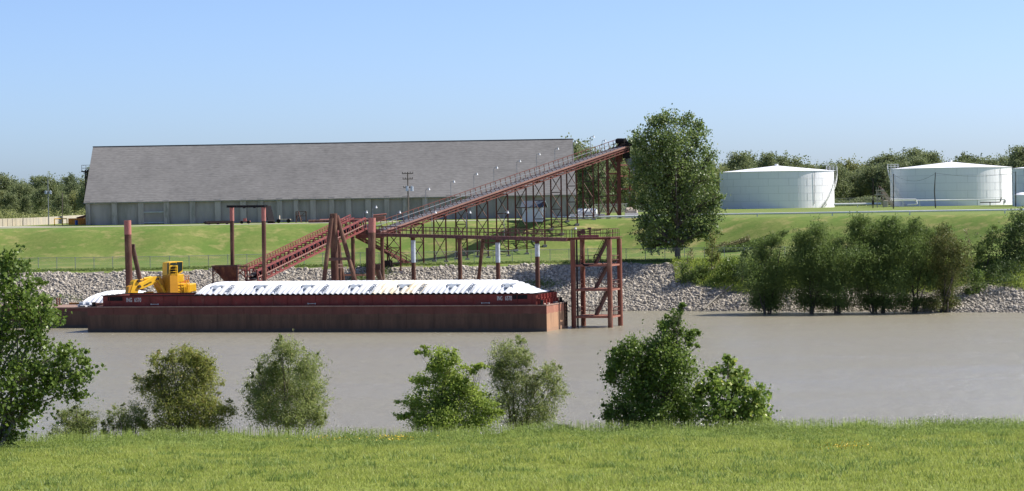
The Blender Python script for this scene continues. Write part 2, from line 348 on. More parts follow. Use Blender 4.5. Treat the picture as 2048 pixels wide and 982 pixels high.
# ------------------------------------------------------------------ foliage
def leaves(C, rg, size, aspect, droop, flat=0.0):
    """rhombus leaves around centres C (n,3)"""
    n = len(C)
    d = rg.normal(size=(n, 3)); d[:, 2] = d[:, 2] * (1 - flat) - droop; d /= np.linalg.norm(d, axis=1)[:, None]
    q = rg.normal(size=(n, 3)); sd = np.cross(d, q); sd /= np.linalg.norm(sd, axis=1)[:, None] + 1e-9
    L = size * rg.uniform(.6, 1.25, n); W = L * aspect
    nrm = np.cross(d, sd)
    a = C - d * (L / 2)[:, None]; b = C + sd * (W / 2)[:, None] + nrm * (L * .08)[:, None]
    c = C + d * (L / 2)[:, None]; e = C - sd * (W / 2)[:, None] + nrm * (L * .08)[:, None]
    V = np.stack([a, b, c, e], 1).reshape(-1, 3); Fc = np.arange(4 * n).reshape(n, 4)
    return V, Fc
def crown_pts(lobes, rg, dens, size, twig=.22, per=26, aspect=.5):
    """lobes: (centre xyz, radii xyz). returns leaf centres"""
    out = []; tw = []
    for c, r in lobes:
        area = r[0] * r[2] * math.pi
        nleaf = max(30, int(area / (size * size * aspect * .5) * dens)); nt_ = max(3, nleaf // per)
        u = rg.normal(size=(nt_, 3)); u /= np.linalg.norm(u, axis=1)[:, None]
        rad = rg.uniform(0.12, 1.08, nt_) ** .55
        cc = np.array(c) + u * rad[:, None] * np.array(r)
        tw.append(cc)
        mean = (r[0] + r[2]) / 2; sp = min(twig * mean, .55 + 1.2 * size)
        ax = u * np.array([1, 1, .5]) + rg.normal(size=(nt_, 3)) * .3
        k = rg.normal(size=(nt_, per, 1)) * 1.1
        pts = cc[:, None] + rg.normal(size=(nt_, per, 3)) * sp * .62 + ax[:, None] * k * sp
        out.append(pts.reshape(-1, 3))
    return np.concatenate(out), tw
def tree_parts(t, base, lobes, leafm, barkm, seed, leaf=.3, dens=1.5, aspect=.6, droop=.0, trunk_r=.2, stems=1, twig=.22, fork=.35, per=26, spread=.25):
    rg = np.random.default_rng(seed); rr = random.Random(seed)
    pts, tw = crown_pts(lobes, rg, dens, leaf, twig, per, aspect)
    bz = base[2]; 
    pts = pts[pts[:, 2] > bz + .05]
    V, Fc = leaves(pts, rg, leaf, aspect, droop)
    np_mesh('crown', V, Fc, leafm, t, rg.random(len(Fc)))
    cs = [Vector(c) for c, r in lobes]; top = max(c.z for c in cs); cx = sum(c.x for c in cs) / len(cs)
    m = MB(); st = []
    hgt = top - bz
    for k in range(stems):
        if stems == 1: tgt = Vector((cx * .5 + base[0] * .5, base[1], bz + hgt * .8)); off = Vector((0, 0, 0))
        else:
            q = cs[int(k * len(cs) / stems)]; tgt = q.copy(); off = Vector((rr.uniform(-1, 1), rr.uniform(-1, 1), 0)) * trunk_r * 2.5
        b0 = Vector(base) + off - Vector((0, 0, .3)); pl = []; rad = []
        nseg = 6
        for i in range(nseg + 1):
            f = i / nseg; p = b0.lerp(tgt, f); 
            p += Vector((rr.uniform(-1, 1), rr.uniform(-1, 1), 0)) * hgt * .012 * (1 if 0 < i < nseg else 0)
            if stems > 1: p.z = b0.z + (tgt.z - b0.z) * f ** .85
            pl.append(p); rad.append(trunk_r * (1 - f) ** .8 * (1.25 if i == 0 else 1) / (1 if stems == 1 else 1.6) + trunk_r * .08)
        m.path(pl, rad, 7); st.append((pl, rad))
    for (c, r), q in zip(lobes, tw):
        c = Vector(c); pl, rad = rr.choice(st) if stems > 1 else st[0]
        hs = bz + (c.z - bz) * (fork + .25 * rr.random())
        j = min(range(1, len(pl)), key=lambda i: abs(pl[i].z - hs)); a = pl[j]; ra = rad[j] * .55
        mid = a.lerp(c, .5) + Vector((0, 0, (c - a).length * .08)); m.path([a, mid, c], [ra, ra * .6, ra * .3], 5)
        for i in range(0, len(q), max(1, len(q) // 9)):
            e = Vector(q[i]); m.tube(mid.lerp(c, rr.random()), e, ra * .25, ra * .1, 4, cap=False)
    m.build('trunk', barkm, t, True)
def px_lobes(L, D, seed, depth=.9, jit=.5):
    rr = random.Random(seed); out = []
    for (px, py, rx, ry) in L:
        k = D / F; y = D + rr.uniform(-1, 1) * jit * (rx + ry) / 2 * k * 2
        c = P(px, py, y); out.append((tuple(c), (rx * k, (rx + ry) / 2 * k * depth, ry * k)))
    return out
LM = {}
LM['poplar'] = leafmat('cottonwood_leaf', (.11, .165, .048), (.22, .285, .08), 0.4, .42, c3=(0.405, 0.446, 0.297))
LM['willow'] = leafmat('willow_leaf', (0.12, 0.16, 0.045), (0.23, 0.27, 0.09), 0.4)
LM['willowy'] = leafmat('yellowish_willow_leaf', (0.135, 0.176, 0.041), (0.270, 0.284, 0.074), .4, c3=(0.405, 0.324, 0.135))
LM['sweet'] = leafmat('broad_leaf', (.09, .145, .028), (.20, .275, .055), 0.42, .42)
LM['bright'] = leafmat('bright_green_leaf', (.20, .28, .045), (.42, .50, .11), .5, .5)
LM['syc'] = leafmat('sycamore_leaf', (0.13, 0.205, 0.038), (0.29, 0.375, 0.08), 0.48, .45, c3=(0.446, 0.459, 0.108))
LM['bank'] = leafmat('bank_willow_leaf', (.085, .140, .034), (.190, .255, .068), .48)
LM['bankd'] = leafmat('dark_shrub_leaf', (0.055, 0.095, 0.03), (0.125, 0.175, 0.05), 0.38)
LM['far1'] = leafmat('far_tree_leaf', (0.14, 0.175, 0.08), (0.24, 0.275, 0.115), 0.42)
LM['far2'] = leafmat('far_tree_dark_leaf', (0.105, 0.14, 0.07), (0.185, 0.22, 0.095), 0.42)
LM['far3'] = leafmat('far_tree_yellow_leaf', (0.2, 0.225, 0.09), (0.33, 0.34, 0.12), 0.42)
LM['scrub'] = leafmat('dry_scrub_leaf', (0.162, 0.169, 0.074), (0.297, 0.270, 0.121), .3, c3=(0.486, 0.405, 0.270))
LM['willowf'] = leafmat('silver_willow_leaf', (.18, .225, .065), (.33, .38, .13), .52, c3=(.36, .34, .15))
LM['willowo'] = leafmat('olive_leaf', (.18, .21, .048), (.34, .36, .09), .52, c3=(.38, .31, .10))
M['barrier'] = mat('barrier_concrete', (.42, .36, .27), (.33, .30, .25), .9, .3)
def ptree(name, label, cat, L, D, base, leafm, barkm='bark', seed=1, group=None, gz=None, **kw):
    b = G(base, D) if gz is None else Vector((P(base, 600, D).x, D, gz))
    t = thing(name, b, label, cat, group)
    tree_parts(t, b, px_lobes(L, D, seed, kw.pop('depth', .9)), LM[leafm], M[barkm], seed, **kw)
    return t
# ================================================================== WAREHOUSE
ZP = 13.5
def warehouse():
    a = P(172, 450, 469.5); b = P(1150, 436, 470.5); a.z = b.z = ZP
    X = (b - a).normalized(); Y = Vector((-X.y, X.x, 0)); L = (b - a).length
    root = thing('warehouse', (a + b) / 2 + Y * 12, 'huge grey shingle roofed warehouse with pilastered concrete walls on the far bank', 'warehouse')
    def W(s, t, z): return a + X * s + Y * t + Vector((0, 0, z))
    def s_of(px):
        s = (px - 172) / 978 * L
        for _ in range(4):
            u, v = proj(W(s, 0, 2)); s += (px - u) * 470 / F
        return s
    hw = 4.55; half = 12.0; hr = 14.7
    pil = [(172, 181), (224, 235), (277, 288), (328, 339), (380, 391), (430, 442), (481, 493), (516, 527), (554, 565), (588, 597), (621, 632), (659, 669), (692, 703), (731, 742), (769, 779), (806, 819), (845, 856), (894, 904), (942, 953), (990, 1001), (1043, 1053), (1090, 1100), (1139, 1150)]
    back = MB(); back.box(W(L / 2, half * 2, hw / 2), (L, .3, hw), (X, Y, Vector((0, 0, 1)))); back.build('rear_wall', M['concrete'], root)
    for sx, nm in ((0.1, 'left'), (L - .1, 'right')):
        g = MB(); off = X * (.2 if sx < 1 else -.2)
        g.prism([W(sx, .15, 0), W(sx, 2 * half, 0), W(sx, 2 * half, hw), W(sx, half, hr - .15), W(sx, .15, hw)], off); g.build('gable_wall', M['concrete'], root)
    for i, (p0, p1) in enumerate(pil):
        s0, s1 = s_of(p0), s_of(p1); p = MB()
        p.box(W((s0 + s1) / 2, -.15, hw / 2 - .12), (s1 - s0, .5, hw - .25), (X, Y, Vector((0, 0, 1)))); 
        p.box(W((s0 + s1) / 2, -.2, hw - .18), (s1 - s0 + .15, .62, .22), (X, Y, Vector((0, 0, 1))))
        p.build('pilaster', M['concrete2'], root)
        if i + 1 < len(pil):
            e0, e1 = s1, s_of(pil[i + 1][0]); q = MB()
            n = 6
            for k in range(n):   # panel leans slightly outward and is bowed at the top like the real push walls
                za, zb = (hw - .1) * k / n, (hw - .1) * (k + 1) / n
                q.prism([W(e0, .08 - .10 * math.sin(k / n * 3), za), W(e1, .08 - .10 * math.sin(k / n * 3), za), W(e1, .08 - .10 * math.sin((k + 1) / n * 3), zb), W(e0, .08 - .10 * math.sin((k + 1) / n * 3), zb)], Y * .3)
            q.build('wall_panel', M['concrete'], root)
            if i == 2:
                for z in (.35, 2.3, 4.1):
                    w_ = MB(); w_.box(W((e0 + e1) / 2, -.22, z), (e1 - e0, .22, .16), (X, Y, Vector((0, 0, 1)))); tag(w_.build('wall_beam', M['pileblue'], root), 'pale blue steel bracing beam across the wall')
    for sgn in (0, 1):
        r = MB(); ov = .55
        t0 = -ov if sgn == 0 else 2 * half + ov; z0 = hw - ov * (hr - hw) / half
        e0 = -.25; e1 = L + .25; pts = [W(e0, t0, z0), W(e1, t0, z0), W(e1, half, hr), W(e0, half, hr)]
        nrm = (pts[1] - pts[0]).cross(pts[3] - pts[0]).normalized(); nrm = nrm if nrm.z > 0 else -nrm
        r.prism(pts, nrm * .22); r.build('roof', M['shingle'], root)
    rc = MB(); rc.beam(W(-.3, half, hr + .2), W(L + .3, half, hr + .2), .5, .12); rc.build('ridge_cap', M['dark'], root)
    gt = MB(); gt.beam(W(-.3, -ov, z0 + .06), W(L + .3, -ov, z0 + .06), .12, .16); gt.build('eave_trim', M['galv'], root)
    # steel access tower against the left gable
    st = thing('elevator_tower', W(-1.2, 13, 0), 'dark steel access tower with railed platform behind the left end of the warehouse', 'tower')
    m = MB()
    for (s, t) in ((-1.8, 12), (-.4, 12), (-1.8, 14.4), (-.4, 14.4)): m.beam(W(s, t, 0), W(s, t, 10.5), .22)
    for k in range(6):
        z0_, z1_ = k * 1.75, (k + 1) * 1.75
        m.beam(W(-1.8, 12, z0_), W(-.4, 12, z1_), .1); m.beam(W(-1.8, 12, z1_), W(-.4, 12, z1_), .12); m.beam(W(-1.8, 14.4, z1_), W(-.4, 14.4, z0_), .1)
        m.beam(W(-1.8, 12, z0_), W(-1.8, 14.4, z1_), .1)
    m.build('frame', M['dark'], st)
    m = MB(); m.box(W(-.9, 13, 10.2), (3.2, 3.4, .2), (X, Y, Vector((0, 0, 1)))); m.build('platform', M['dark'], st)
    m = MB()
    for s in (-2.4, -1.6, -.8, 0):
        m.beam(W(s, 11.4, 10.3), W(s, 11.4, 11.4), .06)
    for z in (10.85, 11.4): m.beam(W(-2.4, 11.4, z), W(.5, 11.4, z), .06); m.beam(W(-2.4, 11.4, z), W(-2.4, 14.6, z), .06)
    m.build('railing', M['dark'], st)
def shingle():
    m = mat('asphalt_shingle', (.188, .181, .176), (.158, .152, .148), .92, .35, (1, 1, 1), bump=.0, c3=(.205, .197, .190), s3=.06, lo3=.45, hi3=.7, spec=.2)
    n = m.node_tree.nodes; L = m.node_tree.links; b = n['Principled BSDF']; src = b.inputs['Base Color'].links[0].from_socket
    tc = n.new('ShaderNodeTexCoord'); mp = n.new('ShaderNodeMapping'); mp.inputs['Scale'].default_value = (1.1, 3.6, 3.6); L.new(tc.outputs['Object'], mp.inputs[0])
    no = n.new('ShaderNodeTexNoise'); no.inputs['Scale'].default_value = 1; no.inputs['Detail'].default_value = 4; L.new(mp.outputs[0], no.inputs['Vector'])
    r = n.new('ShaderNodeMapRange'); r.inputs[1].default_value = .3; r.inputs[2].default_value = .7; r.inputs[3].default_value = .82; r.inputs[4].default_value = 1.13; L.new(no.outputs['Fac'], r.inputs[0])
    wv = n.new('ShaderNodeTexWave'); wv.bands_direction = 'Z'; wv.inputs['Scale'].default_value = .75; wv.inputs['Distortion'].default_value = .4; L.new(tc.outputs['Object'], wv.inputs['Vector'])
    r2 = n.new('ShaderNodeMapRange'); r2.inputs[3].default_value = .94; r2.inputs[4].default_value = 1.03; L.new(wv.outputs['Fac'], r2.inputs[0])
    mu = n.new('ShaderNodeMath'); mu.operation = 'MULTIPLY'; L.new(r.outputs[0], mu.inputs[0]); L.new(r2.outputs[0], mu.inputs[1])
    v = n.new('ShaderNodeVectorMath'); v.operation = 'SCALE'; L.new(src, v.inputs[0]); L.new(mu.outputs[0], v.inputs['Scale']); L.new(v.outputs[0], b.inputs['Base Color'])
    return m
M['shingle'] = shingle()
warehouse()
# ================================================================== TANKS
M['seam'] = mat('weld_seam_paint', (.66, .67, .69), (.58, .57, .55), .5, .5)
def tank(pxc, rpx, D, vtop, label, stair=0, seed=1):
    c = P(pxc, 400, D); r = rpx * D / F; c.z = ZP
    hz_ = 395 - (pxc - 1024) * .01658
    h = 17.4 - (vtop - hz_) * (D - r) / F - ZP
    t = thing('storage_tank', c, label, 'storage tank'); n = 96
    m = MB()
    # shell built from courses of plate, each a hair wider than the one above
    nc = 5; prof = []
    for k in range(nc):
        rr = r - .012 * k; prof += [(rr, h * k / nc), (rr, h * (k + 1) / nc)]
    V = []
    for (rr, z) in prof:
        for i in range(n): q = 2 * math.pi * i / n; V.append((c.x + rr * math.cos(q), c.y + rr * math.sin(q), c.z + z))
    fs = [(j * n + i, j * n + (i + 1) % n, (j + 1) * n + (i + 1) % n, (j + 1) * n + i) for j in range(len(prof) - 1) for i in range(n)]
    m.add(V, fs); m.build('shell', M['tank'], t, False)
    m = MB(); V = []
    for (rr, z) in ((r + .12, h - .10), (r + .12, h), (r * .66, h + r * .034), (r * .33, h + r * .068), (.6, h + r * .10)):
        for i in range(n): q = 2 * math.pi * i / n; V.append((c.x + rr * math.cos(q), c.y + rr * math.sin(q), c.z + z))
    fs = [(j * n + i, j * n + (i + 1) % n, (j + 1) * n + (i + 1) % n, (j + 1) * n + i) for j in range(4) for i in range(n)] + [tuple(range(4 * n, 5 * n))]
    m.add(V, fs); ro = m.build('roof', M['tank'], t)
    m = MB(); m.tube(c + Vector((0, 0, h + r * .1 - .05)), c + Vector((0, 0, h + r * .1 + .45)), .45, n=14); m.build('vent', M['white'], ro)
    if stair:
        # curved stair climbing the side, with a caged platform at the rim
        m = MB(); q0, q1 = (R(-48), R(-4)) if stair > 0 else (R(214), R(181)); N = 34; pr = None
        for i in range(N + 1):
            f = i / N; q = q0 + (q1 - q0) * f; z = h * f
            d = Vector((math.cos(q), math.sin(q), 0)); p = c + d * (r + .1) + Vector((0, 0, z)); p2 = c + d * (r + .85) + Vector((0, 0, z))
            m.beam(p, p2, .22, .05)
            if pr:
                m.beam(pr[1], p2, .05, .22)
            pr = (p, p2)
        m.build('stair', M['white'], t)
        m = MB(); pr = None
        for i in range(N + 1):
            f = i / N; q = q0 + (q1 - q0) * f; z = h * f; d = Vector((math.cos(q), math.sin(q), 0)); p2 = c + d * (r + .87) + Vector((0, 0, z))
            if i % 3 == 0: m.beam(p2, p2 + Vector((0, 0, 1)), .05)
            if pr: m.beam(pr + Vector((0, 0, 1)), p2 + Vector((0, 0, 1)), .06); m.beam(pr + Vector((0, 0, .5)), p2 + Vector((0, 0, .5)), .04)
            pr = p2
        m.build('handrail', M['white'], t)
        m = MB(); d = Vector((math.cos(q1), math.sin(q1), 0)); e = Vector((-d.y, d.x, 0)); pc = c + d * (r - .6) + Vector((0, 0, h + .1))
        m.box(pc, (2.6, 1.8, .1), (d, e, Vector((0, 0, 1)))) 
        for i in (-1, -.33, .33, 1):
            for j in (-1, 1):
                b0 = pc + d * 1.3 * i + e * .9 * j; m.beam(b0, b0 + Vector((0, 0, 1.1)), .07)
        for z in (.55, 1.1):
            for j in (-1, 1): m.beam(pc + d * 1.3 + e * .9 * j + Vector((0, 0, z)), pc - d * 1.3 + e * .9 * j + Vector((0, 0, z)), .07)
        m.build('platform', M['white'], t)
    m = MB()
    for k in range(1, nc):
        z = h * k / nc; V = []
        for rr, dz in ((r + .015, -.03), (r + .015, .03)):
            for i in range(n): q = 2 * math.pi * i / n; V.append((c.x + rr * math.cos(q), c.y + rr * math.sin(q), c.z + z + dz))
        m.add(V, [(i, (i + 1) % n, n + (i + 1) % n, n + i) for i in range(n)])
    for k in range(nc):
        for i in range(18):
            q = 2 * math.pi * (i + .5 * (k % 2)) / 18 + .1; d = Vector((math.cos(q), math.sin(q), 0)); e = Vector((-d.y, d.x, 0))
            m.box(c + d * (r + .012) + Vector((0, 0, h * (k + .5) / nc)), (.02, .05, h / nc - .08), (d, e, Vector((0, 0, 1))))
    m.build('plate_seam', M['seam'], t)
    # down pipe and manway on the sunlit side
    rr = random.Random(seed)
    for q in (R(-52 + rr.uniform(-6, 6)),):
        d = Vector((math.cos(q), math.sin(q), 0)); m = MB(); b0 = c + d * (r + .12)
        m.tube(b0 + Vector((0, 0, 1)), b0 + Vector((0, 0, h - .3)), .06, n=6); m.build('down_pipe', M['galv'], t)
    q = R(-40); d = Vector((math.cos(q), math.sin(q), 0)); m = MB(); b0 = c + d * (r - .05) + Vector((0, 0, .9)); m.tube(b0, b0 + d * .3, .42, n=14); m.build('manway', M['galv'], t)
    return t
tank(1554, 114, 657, 342, 'white storage tank directly right of the big cottonwood, curved stair at its right edge', 1, 1)
tank(1902, 120, 646, 335, 'white storage tank behind two tall thin poles, ladder platform at its left edge', -1, 2)
tank(2140, 113, 592, 334, 'white storage tank cut off by the right edge of the photo', 0, 3)
t = thing('small_tank', G(2046, 566), 'small white domed tank beside the tank cut off at the right edge', 'storage tank')
c = t.location; m = MB(); m.tube(c, c + Vector((0, 0, 2.6)), 1.9, n=32); m.build('shell', M['tank'], t, False)
m = MB(); m.tube(c + Vector((0, 0, 2.6)), c + Vector((0, 0, 3.0)), 1.9, 1.2, n=32); m.tube(c + Vector((0, 0, 3.0)), c + Vector((0, 0, 3.15)), 1.2, .3, n=32); m.build('roof', M['tank'], t)
# ================================================================== ROAD, PADS
def strip(name, pts, w, mt, dz=.02):
    m = MB(); 
    prev = None
    for i, p in enumerate(pts):
        p = Vector(p); q = Vector(pts[min(i + 1, len(pts) - 1)]) - Vector(pts[max(i - 1, 0)]); n_ = Vector((-q.y, q.x, 0)).normalized()
        a_ = p + n_ * w / 2; b_ = p - n_ * w / 2
        a_.z = terrain(a_.x, a_.y) + dz; b_.z = terrain(b_.x, b_.y) + dz
        if prev: m.add([prev[0], a_, b_, prev[1]], [(0, 1, 2, 3)])
        prev = (a_, b_)
    return tag(m.build(name, mt), kind='structure')
strip('service_road', [(-170 + 8 * i, 444 + 1.5 * math.sin(i * .3) - i * .05, 0) for i in range(22)] + [(5, 443, 0)], 9.0, M['gravel'])
strip('yard', [(-84, 458, 0), (-98, 470, 0), (-110, 486, 0), (-118, 510, 0), (-118, 545, 0)], 11, M['gravel'], .024)
strip('tank_road', [(24, 505, 0), (36, 500, 0), (46, 492, 0), (50, 484, 0), (46, 479, 0), (38, 477, 0)], 4, M['gravel'], .02)
strip('pad', [(8, 438.5, 0), (13, 439.5, 0), (20, 440.5, 0), (26, 441, 0)], 6.0, M['padmat'] if 'padmat' in M else M['gravel'], .028)
strip('path', [(-2, 437, 0), (4, 437.5, 0), (8, 438, 0)], 1.6, M['gravel'], .033)
# ================================================================== PIPES
def pipeline(name, label, pts, r, cat='pipe', sup=12.0, mt='white', group=None):
    t = thing(name, (pts[0][0], pts[0][1], terrain(pts[0][0], pts[0][1])), label, cat, group); m = MB()
    for i in range(len(pts) - 1): m.tube(pts[i], pts[i + 1], r, n=10)
    m.build('pipe_run', M[mt], t)
    d = 2.0; acc = 0
    for i in range(len(pts) - 1):
        a, b = Vector(pts[i]), Vector(pts[i + 1]); L_ = (b - a).length; n_ = max(1, int(L_ / sup))
        if abs((b - a).normalized().z) > .5: continue
        for k in range(n_):
            p = a.lerp(b, (k + .5) / n_); g = terrain(p.x, p.y)
            if p.z - g < .15: continue
            s = MB(); s.beam((p.x, p.y, g - .1), (p.x, p.y, p.z - r), .16); s.beam((p.x, p.y - .35, p.z - r - .05), (p.x, p.y + .35, p.z - r - .05), .12); s.build('pipe_support', M[mt], t)
    return t
pl = [P(1107, 428, 433), P(1107, 434.5, 433), P(1180, 434, 432), P(1290, 432, 430), P(1440, 428.5, 427), P(1590, 426.5, 420), P(1740, 424, 413), P(1900, 421.5, 409), P(2120, 418.5, 406)]
pipeline('long_pipeline', 'long white pipeline on low supports crossing the grass in front of both big tanks', pl, .17, sup=11)
def z_(p, z): p = Vector(p); p.z = z; return p
pipeline('tank_pipe', 'white pipe rack along the foot of the tank with two thin poles', [z_(P(1778, 405, 618), ZP + 1.6), z_(P(1900, 405, 622), ZP + 1.5), z_(P(2010, 405, 622), ZP + 1.4)], .13, sup=9)
pipeline('ground_pipe', 'low white pipe running over grass between the first tank and the loading stair', [z_(P(1668, 408, 640), ZP + .8), z_(P(1762, 408, 640), ZP + .8)], .28, sup=10)
pipeline('valve_pipe', 'short dark pipe with valves low at the right foot of the second big tank', [z_(P(1960, 405, 616), ZP + .8), z_(P(2000, 405, 616), ZP + .8), z_(P(2003, 405, 616), ZP + 1.9)], .12, sup=3, mt='dark')
pipeline('curved_pipe', 'short white pipe end with valve just right of the loading stair', [z_(P(1780, 405, 612), ZP + 1.9), z_(P(1832, 405, 612), ZP + 1.8), z_(P(1834, 405, 612), ZP + .7), z_(P(1815, 405, 612), ZP + .5)], .18, sup=6)
# containment tanks near the conveyor head
def skid(px0, px1, D, label, cyl, hh, tint='white'):
    a = G(px0, D); b = G(px1, D); L_ = (b - a).length; X = (b - a).normalized(); Y = Vector((-X.y, X.x, 0)); Z = Vector((0, 0, 1)); c = (a + b) / 2
    t = thing('tank_skid', c, label, 'tank'); m = MB()
    for sy in (-1.3, 1.3): m.box(c + Y * sy + Z * hh / 2, (L_, .12, hh), (X, Y, Z))
    for sx in (-1, 1): m.box(c + X * sx * (L_ / 2 - .06) + Z * hh / 2, (.12, 2.48, hh), (X, Y, Z))
    m.box(c + Z * .1, (L_ - .3, 2.4, .1), (X, Y, Z)); m.build('basin', M['white'], t)
    m = MB(); p0 = c + X * (cyl[0] - .5) * L_ + Z * (hh + .15); p1 = c + X * (cyl[1] - .5) * L_ + Z * (hh + .15)
    m.tube(p0, p1, .8, n=20); m.tube(p0 - X * .22, p0, .5, .8, 20); m.tube(p1, p1 + X * .22, .8, .5, 20); m.build('drum', M[tint], t, False)
    m = MB()
    for f in (.25, .75): m.box(p0.lerp(p1, f) - Z * .75, (.25, 1.3, .6), (X, Y, Z))
    m.build('saddle', M['galv'], t)
skid(1139, 1209, 441, 'long white horizontal tank in a low white basin beside the conveyor legs', (.24, .76), .8)
skid(1250, 1276, 442, 'short beige horizontal tank in a white basin left of the cottonwood', (.12, .88), .85, 'beige')
# white shed
def shed():
    D = 428; a = G(1045, D); b = G(1085, D); b.z = a.z = min(a.z, b.z) - .05; X = (b - a).normalized(); Y = Vector((-X.y, X.x, 0)); Z = Vector((0, 0, 1)); L_ = (b - a).length; dp = 3.0
    X2 = (X * math.cos(R(12)) - Y * math.sin(R(12))).normalized() ; Y2 = Vector((-X2.y, X2.x, 0)); X, Y = X2, Y2
    t = thing('utility_shed', a + X * L_ / 2 + Y * dp / 2, 'small white shed with dark pitched roof beneath the rising conveyor', 'shed'); h = 2.55
    def W(s, u, z): return a + X * s + Y * u + Z * z
    m = MB(); m.prism([W(0, 0, 0), W(0, dp, 0), W(0, dp, h), W(0, dp / 2, h + .85), W(0, 0, h)], X * L_); m.build('wall', M['shedwhite'], t)
    m = MB()
    for (u0, z0, u1, z1) in ((-.3, h - .14, dp / 2, h + .92), (dp + .3, h - .14, dp / 2, h + .92)):
        m.prism([W(-.3, u0, z0), W(L_ + .3, u0, z0), W(L_ + .3, u1, z1), W(-.3, u1, z1)], Z * .1)
    m.build('roof', M['slate'], t)
    m = MB(); m.box(W(L_ + .03, dp / 2, 1.05), (.06, .9, 2.05), (X, Y, Z)); d = m.build('door', M['pileblue'], t)
    m = MB(); m.box(W(L_ + .09, dp / 2 - .3, 1.0), (.05, .08, .12), (X, Y, Z)); m.build('handle', M['dark'], d)
    m = MB(); m.beam(W(L_ + .32, -.32, h - .1), W(L_ + .32, dp / 2, h + 1.0), .05, .18); m.beam(W(L_ + .32, dp + .32, h - .1), W(L_ + .32, dp / 2, h + 1.0), .05, .18); m.build('fascia', M['white'], t)
    m = MB()
    for k in range(13): m.box(W(L_ * (k + .5) / 13, -.015, h / 2 - .05), (.04, .03, h - .2), (X, Y, Z))
    m.build('siding_rib', M['shedwhite'], t)
shed()
